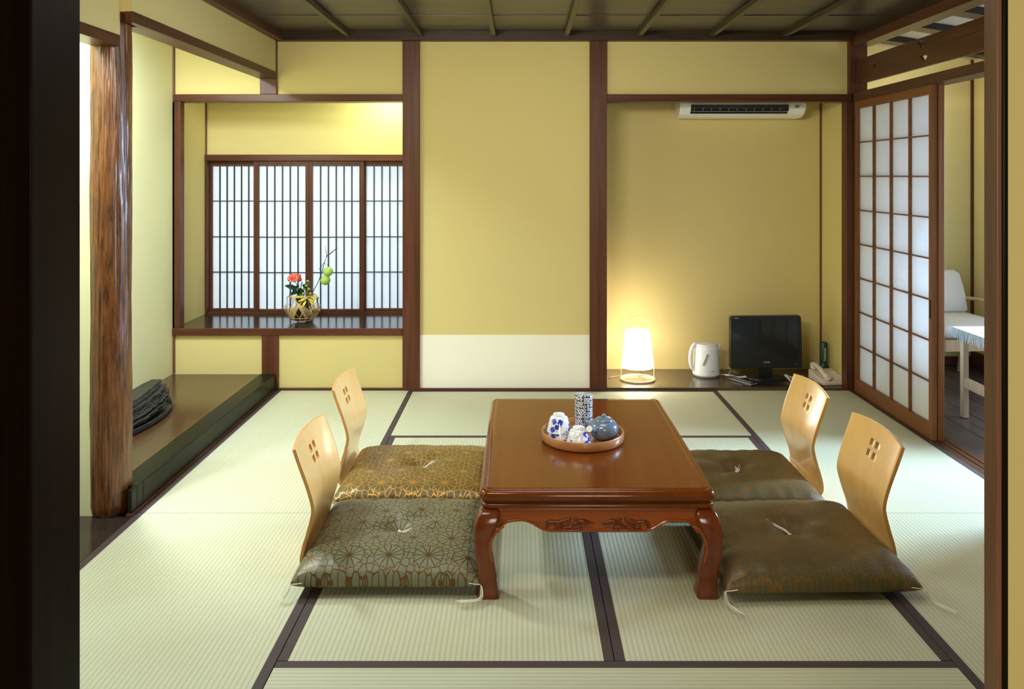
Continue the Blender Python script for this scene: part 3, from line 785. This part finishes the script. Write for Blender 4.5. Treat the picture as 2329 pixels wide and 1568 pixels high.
cushion('large brown-sheened brocade cushion at the near right with white corner threads', (.912, 2.71, CZ), .605, .585, .098, 5, math.radians(1.5), tuft=2.6, fab='brocade_brown_sheen',
        tass=((-1, -1, [(-.004, -.012, .0), (.002, -.035, -.010), (.02, -.075, -.013)]), (1, -1, [(.02, -.012, .02), (.03, -.04, -.006), (.055, -.085, -.013)])))
cushion('brown-sheened brocade cushion at the far right, its near edge lit blue', (.872, 3.285, CZ), .585, .545, .092, 11, tuft=1.2, fab='brocade_brown_sheen',
        tass=((1, -1, [(.01, -.012, .02), (.02, -.02, -.012)]),))

# ------------------------------------------------------------------ tray and tea things
TRC = (.225, 2.937)
tr = thing('serving_tray', 'round wooden tray holding the tea set on the low table', 'tray', (TRC[0], TRC[1], TZ))
MB().lathe([(.001, .0), (.140, .0), (.148, .004), (.151, .012), (.1515, .034), (.150, .0365), (.146, .0365), (.144, .034), (.142, .010), (.136, .006), (.001, .006)], n=72).build('tray_body', M['tray'], tr, world=False, smooth=True, ang=50)
z0 = TZ+.0065
def cup(name, label, loc, flip, tilt=0):
    r = .0445; hh = .062
    pr = [(.001, .004), (.017, .004), (.018, 0), (.021, 0), (.0215, .006), (.031, .011), (.0365, .026), (.041, .045), (.0455, hh), (.044, hh), (.039, .045), (.034, .027), (.026, .013), (.001, .010)]
    t = thing(name, label, 'cup', loc, group='blue and white teacups')
    if flip: pr = [(a, hh-b) for a, b in pr]
    o = MB().lathe(pr, n=40).build('cup_body', M['cup'], t, world=False, smooth=True, ang=50)
    if flip: MB().lathe([(.0165, hh-.0045), (.018, hh+.0003), (.0212, hh+.0003), (.0218, hh-.006)], n=32).build('foot_ring', M['glaze'], t, world=False, smooth=True)
    t.rotation_euler = (tilt, 0, .5*loc[0]*40)
    return t
cup('teacup', 'blue and white teacup at the bottom of the upturned stack on the tray', (PX(1272, 2.95), 2.95, z0), True)
cup('teacup', 'blue and white teacup turned upside down on top of another cup', (PX(1271, 2.95), 2.95, z0+.023), True)
cup('teacup', 'blue and white teacup upside down at the front of the tray', (PX(1316, 2.868), 2.868, z0), True)
cd = thing('tea_caddy', 'cylindrical tea caddy with ring pattern, tallest item on the tray', 'caddy', (PX(1327.5, 3.035), 3.035, z0))
MB().lathe([(.001, 0), (.034, 0), (.034, .100)], n=40).build('canister', M['caddy'], cd, world=False, smooth=True, ang=50)
MB().lathe([(.0342, .1005), (.0345, .132), (.0335, .134), (.001, .134)], n=40).build('lid', M['caddy'], cd, world=False, smooth=True, ang=50)
tpx, tpy = PX(1373, 2.935), 2.935
tp = thing('teapot', 'blue-grey glazed teapot with a side handle on the tray', 'teapot', (tpx, tpy, z0))
MB().lathe([(.001, .002), (.030, .0), (.034, .002), (.046, .012), (.053, .028), (.0535, .042), (.049, .054), (.040, .062), (.034, .065), (.031, .066)], n=44).build('pot_body', M['teapot'], tp, world=False, smooth=True, ang=70)
ld = MB().lathe([(.0335, .0655), (.034, .0685), (.026, .074), (.012, .077), (.006, .078)], n=36).build('lid', M['teapot'], tp, world=False, smooth=True, ang=70)
MB().ball((0, 0, .0825), .0085, 14, 8).build('lid_knob', M['teapot'], ld, world=False, smooth=True)
hd = bez([(-.030, -.034, .040), (-.045, -.060, .050), (-.060, -.088, .062)], 5)
MB().tube(hd, [.011, .010, .0098, .0098, .0098, .0095, .0095, .0098, .0105, .011, .0115][:len(hd)], 16).build('side_handle', M['teapot'], tp, world=False, smooth=True, ang=60)
e = Vector(hd[-1]); dd = (Vector(hd[-1])-Vector(hd[-2])).normalized()
MB().tube([e-dd*.001, e+dd*.002], .0112, 18).build('handle_end', M['glaze'], tp, world=False)
MB().tube(bez([(-.036, .020, .036), (-.052, .032, .044), (-.064, .040, .054)], 5), [.014, .013, .012, .0115, .011, .0105, .010, .0095, .009, .009, .009], 14).build('spout', M['teapot'], tp, world=False, smooth=True)

# ------------------------------------------------------------------ right alcove things
Z1 = .016
# lamp
lx, ly = PX(1450, 5.03), 5.03
lp = thing('table_lamp', 'glowing white paper lamp with arched handle and ring base', 'lamp', (lx, ly, Z1))
n = 48
def ringp(r, z): return [(r*math.cos(2*PI*i/n), r*math.sin(2*PI*i/n), z) for i in range(n+1)]
MB().lathe([(.098, .0), (.109, .0), (.110, .010), (.108, .0115), (.099, .0115), (.098, .010), (.098, 0)], n=56).build('base_ring', M['bamboo'], lp, world=False, smooth=True, ang=50)
MB().lathe([(.0995, .082), (.101, .084), (.100, .10), (.0745, .305), (.072, .312), (.066, .314)], n=48).build('lamp_shade', M['shade'], lp, world=False, smooth=True)
MB().tube(ringp(.0765, .306), .0018, 8, cap=False).build('upper_hoop', M['metal'], lp, world=False, smooth=True)
for s in (-1, 1):
    MB().tube([(s*.104, 0, .008), (s*.1035, 0, .088), (s*.079, 0, .306)], .0022, 8).build('upright', M['bamboo'], lp, world=False, smooth=True)
MB().tube([(.079*math.cos(a), 0, .306+.098*math.sin(a)) for a in [PI*i/24 for i in range(25)]], .0021, 8).build('handle', M['bamboo'], lp, world=False, smooth=True)
MB().tube([(0, 0, .078), (0, 0, .066)], .010, 12).build('socket', M['metal'], lp, world=False)
MB().tube(bez([(.0, 0, .066), (.02, .0, .05), (.05, .06, .012), (-.02, .115, .004), (-.10, .08, .004), (-.16, .05, .003), (-.178, .03, .003)], 8), .0018, 6).build('power_cord', M['blk'], lp, world=False, smooth=True)
# wall plug by the post
pg = MB().box(px(1380)+.0005, px(1380)+.012, 5.08, 5.11, .14, .17); pg.tube(bez([(px(1380)+.008, 5.09, .15), (px(1380)+.016, 5.085, .17), (px(1380)+.010, 5.08, .13), (px(1380)+.006, 5.07, .05), (px(1380)+.006, 5.05, .019)], 6), .003, 6)
tag(pg.build('wall_plug', M['blk']), 'small black plug on the wooden post left of the lamp', 'plug')
# kettle
kx, ky = PX(1606, 5.14), 5.14
kt = thing('electric_kettle', 'white electric kettle with grey water gauge between lamp and television', 'kettle', (kx, ky, Z1))
MB().lathe([(.001, 0), (.080, 0), (.083, .003), (.083, .006)], n=40).build('foot', M['grey'], kt, world=False, smooth=True, ang=50)
kb = MB().lathe([(.080, .0065), (.086, .010), (.087, .02), (.085, .07), (.081, .13), (.078, .17), (.076, .195), (.070, .2)], n=44)
kb2 = kb.build('kettle_body', M['kettle'], kt, world=False, smooth=True, ang=60)
MB().lathe([(.072, .2005), (.071, .207), (.05, .213), (.02, .216), (.001, .216)], n=40).build('lid', M['kettle'], kt, world=False, smooth=True, ang=60)
MB().prism([(.070, .198), (.070, .150), (.082, .165), (.094, .198), (.08, .203)], -.018, .018).build('spout', M['kettle'], kt, world=False, bevel=.006)
MB().tube(bez([(-.055, -.015, .208), (-.080, -.022, .204), (-.100, -.026, .17), (-.108, -.028, .12), (-.102, -.026, .07), (-.086, -.022, .045)], 7), .0105, 12, flat=1.2).build('handle', M['kettle'], kt, world=False, smooth=True)
a0 = math.radians(-112)
gz = MB()
def gp(a, z, r=.0885): return (r*math.cos(a), r*math.sin(a), z)
gz.add([gp(a0-.10, .083), gp(a0+.02, .078), gp(a0+.34, .148), gp(a0+.22, .156), gp(a0-.10, .083, .080), gp(a0+.02, .078, .080), gp(a0+.34, .148, .077), gp(a0+.22, .156, .077)], [(0, 1, 2, 3), (7, 6, 5, 4), (0, 4, 5, 1), (1, 5, 6, 2), (2, 6, 7, 3), (3, 7, 4, 0)])
gz.build('water_gauge', M['grey'], kt, world=False)
text('lettering', 'T-fal', .014, M['dim'], kt, (.022, -.0855, .045), (PI/2, 0, math.radians(15)))
MB().tube(bez([(.082, 0, .008), (.11, -.015, .004), (.14, -.01, .006), (.165, .03, .02), (.19, .05, .012), (.215, .03, .005)], 8), .0028, 8).build('power_cord', M['cable'], kt, world=False, smooth=True)
# television
tx, ty = PX(1740, 5.08), 5.08
tv = thing('television', 'small black flat television standing on the right alcove board', 'television', (tx, ty, Z1), math.radians(4))
zb = .062; wv = .229; hv = .335
MB().prism([(-wv+.006, zb), (wv+.008, zb), (wv+.010, zb+.01), (wv, zb+hv-.012), (wv-.012, zb+hv), (-wv+.012, zb+hv), (-wv, zb+hv-.012), (-wv+.0, zb+.01)], -.018, .022).build('case', M['blk'], tv, world=False, bevel=.004)
MB().box(-wv+.020, wv-.018, -.0192, -.0178, zb+.062, zb+hv-.024).build('screen', M['screen'], tv, world=False)
text('lettering', 'TOSHIBA', .011, M['ink'], tv, (.004, -.0195, zb+.040), (PI/2, 0, 0))
text('lettering', 'REGZA', .009, M['ink'], tv, (-wv+.037, -.0195, zb+hv-.012), (PI/2, 0, 0))
MB().tube([(wv-.03, -.0185, zb+.025), (wv-.03, -.0195, zb+.025)], .0022, 8).build('power_light', M['ink'], tv, world=False)
MB().box(-.045, .045, -.005, .015, .012, zb+.02).build('stand_neck', M['blk'], tv, world=False, bevel=.004)
MB().loft([[(.135*math.cos(2*PI*i/40), -.02+.085*math.sin(2*PI*i/40), z) for i in range(40)] for z in (0, .012)]).build('stand_base', M['blk'], tv, world=False, bevel=.003)
# black cloth mat under tv
mt = MB().box(tx-.19, tx+.30, 4.872, 4.992, Z1+.0002, Z1+.0035)
tag(mt.build('desk_mat', M['blk'], bevel=.001), 'flat black mat in front of the television stand', 'mat')
# remote
rm = thing('remote_control', 'black remote control with silver edge lying left of the television stand', 'remote control', (PX(1690, 4.96), 4.96, Z1), math.radians(-58))
MB().box(-.088, .088, -.024, .024, 0, .013).build('remote_case', M['blk'], rm, world=False, bevel=.003)
MB().box(-.088, .0895, -.0262, -.0241, .009, .013).box(.0882, .0902, -.0262, .024, .009, .013).build('silver_edge', M['dim'], rm, world=False)
kk = MB()
for i in range(9):
    for j in range(3): kk.box(-.072+i*.016, -.064+i*.016, -.016+j*.012, -.009+j*.012, .0131, .0145)
kk.build('buttons', M['grey'], rm, world=False)
# telephone
fx, fy = PX(1880, 4.99), 4.985
ph = thing('telephone', 'cream corded telephone at the right end of the alcove board', 'telephone', (fx, fy, Z1), math.radians(8))
MB().add([(-.075, -.095, 0), (.098, -.095, 0), (.085, .095, 0), (-.075, .095, 0), (-.075, -.095, .022), (.098, -.095, .022), (.085, .095, .060), (-.075, .095, .060)],
  [(3, 2, 1, 0), (4, 5, 6, 7), (0, 1, 5, 4), (1, 2, 6, 5), (2, 3, 7, 6), (3, 0, 4, 7)]).build('phone_base', M['cream'], ph, world=False, bevel=.006)
hs = MB().tube(bez([(-.045, .092, .088), (-.047, .05, .092), (-.045, .0, .080), (-.040, -.05, .056), (-.034, -.09, .046)], 6), [.020]*4+[.021]*3+[.017]*12+[.021]*6, 14, flat=.75)
hso = hs.build('handset', M['cream'], ph, world=False, smooth=True)
MB().ball((-.045, .078, .075), .024, 16, 10, sz=.8).build('ear_piece', M['cream'], hso, world=False, smooth=True)
MB().ball((-.036, -.074, .040), .024, 16, 10, sz=.8).build('mouth_piece', M['cream'], hso, world=False, smooth=True)
kp = MB()
for i in range(4):
    for j in range(5):
        y = -.07+j*.025; z = .022+(y+.095)*.2; kp.box(.010+i*.019, .022+i*.019, y, y+.014, z+.001, z+.006)
kp.build('keypad', M['white'], ph, world=False)
cc = []
for i in range(120):
    f = i/119; a = i*1.3
    p = Vector((-.035-.10*math.sin(f*PI), -.10+.07*f, .014)); cc.append(p+Vector((.004*math.cos(a), .0, .004*math.sin(a))))
MB().tube(cc, .0018, 6).build('coiled_cord', M['cream'], ph, world=False, smooth=True)
# tangle of white cables
rnd = random.Random(2)
cb = MB()
for k_ in range(4):
    pts = [(PX(1785, 5.0)+rnd.uniform(-.01, .02), 5.03+rnd.uniform(-.02, .02), Z1+.03)]
    for i in range(5): pts.append((PX(1797+i*8, 5.0)+rnd.uniform(-.015, .015), 4.99+rnd.uniform(-.04, .04), Z1+.006+rnd.uniform(0, .02)))
    cb.tube(bez(pts, 6), .0028, 7)
cb.box(PX(1812, 4.97), PX(1826, 4.97), 4.95, 4.985, Z1+.0036, Z1+.022)
tag(cb.build('cable_bundle', M['cable'], smooth=True), 'tangled white cables between television and telephone', 'cable')
cb = MB()
for k_ in range(3):
    pts = [(PX(1645+k_*4, 5.06), 5.12, Z1+.01)]
    for i in range(4): pts.append((PX(1652+i*14, 5.06)+rnd.uniform(-.01, .01), 5.06-.012*i+rnd.uniform(-.02, .02), Z1+.008+rnd.uniform(0, .018)))
    cb.tube(bez(pts, 6), .003, 7)
tag(cb.build('cable_bundle', M['cable'], smooth=True), 'white cables lying between kettle and television', 'cable')
# flashlight in the corner
gx, gy = PX(1873, 5.16), 5.16
fl_ = thing('flashlight', 'dark green flashlight standing upright behind the telephone', 'flashlight', (gx, gy, Z1))
MB().lathe([(.001, 0), (.028, 0), (.030, .004), (.030, .05), (.022, .075)], n=28).build('lamp_head', M['green'], fl_, world=False, smooth=True, ang=50)
MB().lathe([(.0218, .0755), (.0235, .09), (.0235, .205), (.019, .211), (.001, .211)], n=28).build('grip', M['green'], fl_, world=False, smooth=True, ang=50)
text('lettering', 'National', .024, M['ink'], fl_, (0, -.0240, .135), (PI/2, -PI/2, 0))
# air conditioner
AZ1 = 1.752+.055; AZ0 = PZ(266, 5.12)
ac = thing('air_conditioner', 'white wall air conditioner at the top of the right alcove', 'air conditioner', (PX(1687, 5.15), 5.31, AZ0))
aw = .405; dpt = .20
prof = [(0, 0), (-.11, .0), (-.165, .018), (-.195, .05), (-.205, .11), (-.205, .25), (-.18, .27), (0, .27)]
MB().prism(prof, -aw, aw, 'X').build('case', M['white'], ac, world=False, bevel=.008)
# outlet slot on the slanted lower face
def AP(t): # along slanted face from bottom edge to upper
    a, b = Vector((-.165, .018)), Vector((-.200, .082)); return a+(b-a)*t
v = MB(); 
a, b = Vector((-.1635, .0165)), Vector((-.198, .062))
v.prism([(-.1705, .0215), (-.1970, .0500), (-.2035, .078), (-.195, .078), (-.185, .05), (-.165, .030)], -aw+.07, aw-.115, 'X')
v.build('outlet', M['blk'], ac, world=False)
lv = MB(); 
for i in range(12):
    x = -aw+.09+i*.055; lv.box(x, x+.0025, -.199, -.190, .040, .058)
lv.box(-aw+.075, aw-.12, -.193, -.183, .034, .037)
lv.build('louvre', M['grey'], ac, world=False)
MB().box(aw-.075, aw-.05, -.2062, -.204, .056, .074).build('display_window', M['dim'], ac, world=False)

# ------------------------------------------------------------------ stone on tray in the platform alcove
sx0, sy0 = -1.90, 3.88
stt = thing('stone_tray', 'black oval tray under the layered stone in the left alcove', 'tray', (sx0, sy0, .0995))
rg = []
for s, z in ((.80, 0), (.93, .002), (.985, .010), (1.0, .028), (.985, .030), (.965, .026), (.94, .010), (.88, .006), (.3, .006)):
    rg.append([(.135*s*math.cos(2*PI*i/56), .36*s*math.sin(2*PI*i/56), z) for i in range(56)])
MB().loft(rg).build('tray_body', M['iron'], stt, world=False, smooth=True, ang=50)
def stone():
    rnd = random.Random(7); b = MB()
    # jagged thin slabs leaning up towards the back, stacked like slate
    N = 15
    for k_ in range(N):
        f = k_/(N-1)
        ax = .100*(1-.50*f**1.3)*(1+.10*rnd.uniform(-1, 1)); y0 = -.27+.05*rnd.uniform(-1, 1)+.05*f; y1 = .25+.09*math.sin(f*PI*.75)+.035*rnd.uniform(-1, 1)
        ox = .012*rnd.uniform(-1, 1)-.018*f; z = .004+.078*f; th_ = rnd.uniform(.006, .011); n = 24
        right = []; left = []
        for i in range(n+1):
            t_ = i/n; y = y0+(y1-y0)*t_; wq = (max(0, math.sin(PI*min(1, .08+t_*.92)))**.45 if t_ < .5 else max(.16, math.sin(PI*min(1, t_*.93)))**.45)
            right.append((ox+ax*wq*(1+.10*rnd.uniform(-1, 1)), y)); left.append((ox-ax*wq*(1+.10*rnd.uniform(-1, 1)), y))
        poly = right+left[::-1]
        tl = .055*(.3+.7*f)
        def lev(s_, dz): return [(ox+(x-ox)*s_, y*s_, z+dz+max(0, (y+.20))*tl+.0012*rnd.uniform(-1, 1)) for x, y in poly]
        b.loft([lev(.93, 0), lev(1.0, th_*.35), lev(.995, th_*.85), lev(.96, th_*1.05)])
    o = b.build('layered_stone', M['stone'])
    o.location = (sx0, sy0, .0995+.0065)
    tag(o, 'dark layered viewing stone resting on the black oval tray', 'stone')
stone()

# ------------------------------------------------------------------ flower basket on the window shelf
bx, by, bz = PX(688, 5.06), 5.06, .376
bk = thing('flower_basket', 'round woven bamboo basket holding the flowers on the window shelf', 'basket', (bx, by, bz))
rnd = random.Random(5)
R_ = .112
def sph(a, e, r=1.0):  # azimuth, elevation -> flattened globe
    return (R_*r*math.cos(e)*math.cos(a), R_*.8*r*math.cos(e)*math.sin(a), .101+R_*.93*r*math.sin(e))
b = MB()
def strip(pts, wd=.0027): b.tube(pts, wd, 6, flat=.35)
for side in (-1, 1):            # fans crossing at front and at the back
    a_c = side*PI/2
    for s in (-1, 1):
        for i in range(7):
            t0 = (i-3)*.045
            p0 = (a_c+s*(.42+t0), .62); p1 = (a_c, .12+t0*.8); p2 = (a_c-s*(.35+.16*i), -.55); p3 = (a_c-s*(.55+.2*i), -.95)
            pts = []
            for k_ in range(17):
                t_ = k_/16; q = [(1-t_)**3, 3*t_*(1-t_)**2, 3*t_*t_*(1-t_), t_**3]
                a = sum(c*p[0] for c, p in zip(q, (p0, p1, p2, p3))); e_ = sum(c*p[1] for c, p in zip(q, (p0, p1, p2, p3)))
                pts.append(sph(a, e_, 1+.01*rnd.uniform(-1, 1)))
            strip(pts)
for i in range(26):             # sides of the bowl
    a = 2*PI*i/26; s = 1 if i % 2 else -1
    strip([sph(a+s*.5*t_, -1.05+1.15*t_) for t_ in [k_/8 for k_ in range(9)]], .0026)
for rr, e_ in ((.9, -1.02), (1.0, -.75)):
    strip([sph(2*PI*k_/40, e_) for k_ in range(41)], .003)
for k2 in range(3):             # hoops forming the round windows left and right
    for s in (0, 1):
        ac_ = s*PI; pts = []
        for k_ in range(33):
            t_ = 2*PI*k_/32; pts.append(sph(ac_+(.85-.05*k2)*math.cos(t_), .12+(.52-.04*k2)*math.sin(t_), 1+.01*k2))
        strip(pts, .0024)
for k2 in range(3):
    strip([sph(2*PI*k_/40, .64+.05*k2) for k_ in range(41)], .0028)
b.build('woven_strips', M['bamboo'], bk, world=False, smooth=True)
MB().lathe([(.001, .012), (.045, .012), (.05, .03), (.042, .11), (.036, .135), (.033, .135), (.03, .12), (.001, .12)], n=24).build('inner_vase', M['vase'], bk, world=False, smooth=True, ang=60)
def leaf(b, p, d, L, W_, up=.2):
    p = Vector(p); d = Vector(d).normalized(); sd = d.cross(Vector((0, -.5, .9))).normalized(); nn = sd.cross(d)
    vs = []; 
    for i in range(7):
        t_ = i/6; wd = W_*math.sin(PI*min(t_*.95+.03, 1))**.8*.5
        c = p+d*L*t_+nn*(-up*L*(t_**2)*.5)
        vs += [c-sd*wd+nn*.15*wd, c, c+sd*wd+nn*.15*wd]
    b.add(vs, [(i*3+j, i*3+j+1, (i+1)*3+j+1, (i+1)*3+j) for i in range(6) for j in range(2)])
Pf = lambda u, v, Y=5.03: (PX(u, Y), Y, PZ(v, Y))
# red flower
base = Vector((bx-.012, by, bz+.13))
fr_ = thing('red_flower', 'coral red flower with dark leaves in the bamboo basket', 'flower', tuple(base))
MB().tube(bez([base, Pf(683, 665), Pf(671, 640)], 6), .002, 6).build('stem', M['leaf'], fr_, smooth=True)
b = MB(); c0 = Vector(Pf(670, 634, 5.02))
b.ball(c0, .022, 12, 8, sz=.8)
for ring, (rr, el, nn_) in enumerate(((.036, -.1, 12), (.034, .35, 11), (.028, .75, 9), (.018, 1.1, 6))):
    for i in range(nn_):
        a = 2*PI*i/nn_+ring*.3+rnd.uniform(-.1, .1); e_ = el+rnd.uniform(-.12, .12)
        d = Vector((math.cos(a)*math.cos(e_), math.sin(a)*math.cos(e_), math.sin(e_)))
        b.ball(c0+d*rr*.95, .0125, 8, 6, sx=1.0, sy=.9, sz=1.0)
b.build('petals', M['red'], fr_, smooth=True)
b = MB()
for i in range(9):
    a = 2*PI*i/9; b.ball(c0+Vector((.028*math.cos(a), -.034+.006*math.sin(a), .006+.018*math.sin(a))), .0065, 6, 5)
b.build('petal_tips', M['pink'], fr_, smooth=True)
b = MB()
for (u, v, du, dv, L, W_) in ((678, 660, -28, -14, .085, .036), (680, 664, -18, 4, .065, .034), (684, 662, 4, -18, .07, .036), (690, 658, 16, -14, .075, .034), (684, 668, -6, 14, .055, .03), (694, 655, 22, -22, .06, .026), (680, 650, -12, 14, .06, .034), (688, 648, 12, 6, .06, .034), (683, 655, 2, 20, .07, .036)):
    leaf(b, Pf(u, v, 5.03+rnd.uniform(-.02, .02)), (du, rnd.uniform(-10, 6), -dv), L, W_*1.35)
b.build('leaves', M['leaf'], fr_, smooth=True, solid=.0008)
# yellow sprig
ys = thing('yellow_sprig', 'sprig of small yellow-green blossoms hanging over the basket front', 'flower', (bx+.012, by-.004, bz+.118))
b = MB()
for (u, v) in ((697, 650), (703, 658), (690, 668), (706, 668), (699, 676), (692, 658), (700, 640), (688, 674)):
    b.ball(Pf(u, v, 5.0+rnd.uniform(-.02, .02)), .010, 8, 6, sz=.8)
b.build('blossoms', M['leaf2'], ys, smooth=True)
b = MB()
for (u, v, du, dv) in ((700, 680, 14, 4), (694, 681, -12, 3), (703, 683, 10, 7), (696, 684, -4, 8), (706, 678, 14, -2), (686, 676, -14, -2), (690, 675, -20, 2)):
    leaf(b, Pf(u, v, 4.97), (du, -4, -dv), .048, .018)
b.build('petals', M['yellow'], ys, smooth=True, solid=.0008)
MB().tube(bez([(bx+.012, by-.004, bz+.118), Pf(698, 668, 5.01), Pf(699, 645, 5.01)], 5), .0016, 6).build('stem', M['leaf2'], ys, smooth=True)
# balloon plant branch
bp = thing('balloon_plant_branch', 'tall bare branch with two round pale green fruits in the basket', 'branch', (bx+.02, by+.004, bz+.12))
b = MB()
b.tube(bez([(bx+.02, by+.004, bz+.12), Pf(715, 658), Pf(727, 634), Pf(734, 612), Pf(739, 594), Pf(743, 582), Pf(741, 570), Pf(740, 560)], 5), [.0026]*20+[.002]*10+[.0014]*10, 6)
b.tube(bez([Pf(742, 584), Pf(755, 574), Pf(764, 567), Pf(771, 563)], 4), [.0032]*5+[.0026]*4+[.0008]*8, 6)
b.tube(bez([Pf(737, 597), Pf(731, 606), Pf(725, 613)], 4), .0018, 5)
b.tube(bez([Pf(738, 600), Pf(744, 602), Pf(747, 608)], 4), .001, 5)
b.tube(bez([Pf(731, 625), Pf(737, 626), Pf(739, 630)], 4), .001, 5)
b.build('twig', M['twig'], bp, smooth=True)
for (u, v, r) in ((746, 618, .031), (740, 638, .031)):
    MB().ball(Pf(u, v, 5.02), r, 20, 14, sz=.95).build('fruit', M['fruit'], bp, smooth=True)

# ------------------------------------------------------------------ veranda furniture
vt = thing('veranda_table', 'pale wooden table beyond the open doorway', 'table', (2.66, 4.07, -.002))
tz = .475
MB().box(2.375, 2.95, 3.79, 4.335, tz-.03, tz-.001).build('tabletop', M['chairwood'], vt, bevel=.004)
for x, y in ((2.387, 3.82), (2.92, 3.82), (2.387, 4.30), (2.92, 4.30)):
    MB().box(x-.016, x+.016, y-.016, y+.016, -.001, tz-.03).build('leg', M['chairwood'], vt, bevel=.004)
MB().box(2.405, 2.92, 4.04, 4.07, .165, .20).build('stretcher', M['chairwood'], vt)
MB().box(2.376, 2.398, 3.82, 4.30, .165, .215).build('stretcher', M['chairwood'], vt)
tcl = MB().box(2.352, 2.97, 3.77, 4.355, tz, tz+.004).build('table_cloth', M['cloth'], None)
tag(tcl, 'white fringed cloth covering the table on the veranda', 'tablecloth')
b = MB(); rnd = random.Random(9)
for i in range(70):
    x = 2.355+i*.0088; L = rnd.uniform(.04, .06); b.tube(bez([(x, 3.77, tz+.002), (x+rnd.uniform(-.004, .004), 3.764, tz-.015), (x+rnd.uniform(-.008, .008), 3.761, tz-L)], 3), .0022, 5)
for i in range(62):
    y = 3.775+i*.0094; L = rnd.uniform(.04, .06); b.tube(bez([(2.352, y, tz+.002), (2.346, y+rnd.uniform(-.004, .004), tz-.015), (2.344, y+rnd.uniform(-.008, .008), tz-L)], 3), .0022, 5)
fg = b.build('fringe', M['fringe'], tcl)
ch = thing('armchair', 'armchair with pale grey upholstery and light wood frame on the veranda', 'chair', (2.75, 5.04, -.002), math.radians(4))
def sbox(x0, x1, y0, y1, z0_, z1_, r):   # soft cushion
    rings = []
    for f, i in ((0, r), (.12, r*.3), (.3, 0), (.7, 0), (.88, r*.3), (1, r)):
        rings.append([(x, y, z0_+(z1_-z0_)*f) for x, y, _ in rrect(x0+i, x1-i, y0+i, y1-i, max(r-i*.5, .005), 0, 4)])
    return MB().loft(rings)
o = sbox(-.25, .22, -.27, .23, .325, .405, .03).build('seat_cushion', M['fabric'], ch, world=False, smooth=True, ang=70)
rings = []
for z_, y_, w_ in ((.40, .235, .21), (.42, .24, .225), (.50, .262, .228), (.58, .285, .222), (.65, .30, .208), (.672, .305, .185)):
    th_ = .026 if .41 < z_ < .66 else .012
    rings.append([(x, y+y_, z_+0*x) for x, y, _ in rrect(-w_-.01, w_-.01, -th_, th_, .011, 0, 4)])
MB().loft(rings).build('backrest', M['fabric'], ch, world=False, smooth=True, ang=70)
MB().box(-.24, .22, -.27, -.25, .255, .322).build('seat_frame', M['chairwood'], ch, world=False)
for s in (-1, 1):
    MB().tube([(s*.265-.01, -.25, .001), (s*.268-.01, -.25, .47)], [.015, .019], 10).build('leg', M['chairwood'], ch, world=False, smooth=True)
    MB().tube(bez([(s*.20-.01, .27, .001), (s*.20-.01, .235, .30), (s*.20-.01, .262, .48)], 5), [.015]*5+[.018]*6, 10).build('leg', M['chairwood'], ch, world=False, smooth=True)
    MB().tube(bez([(s*.225-.01, .275, .488), (s*.262-.01, .15, .495), (s*.272-.01, -.08, .485), (s*.268-.01, -.27, .475)], 5), .020, 10, flat=.6).build('armrest', M['chairwood'], ch, world=False, smooth=True)
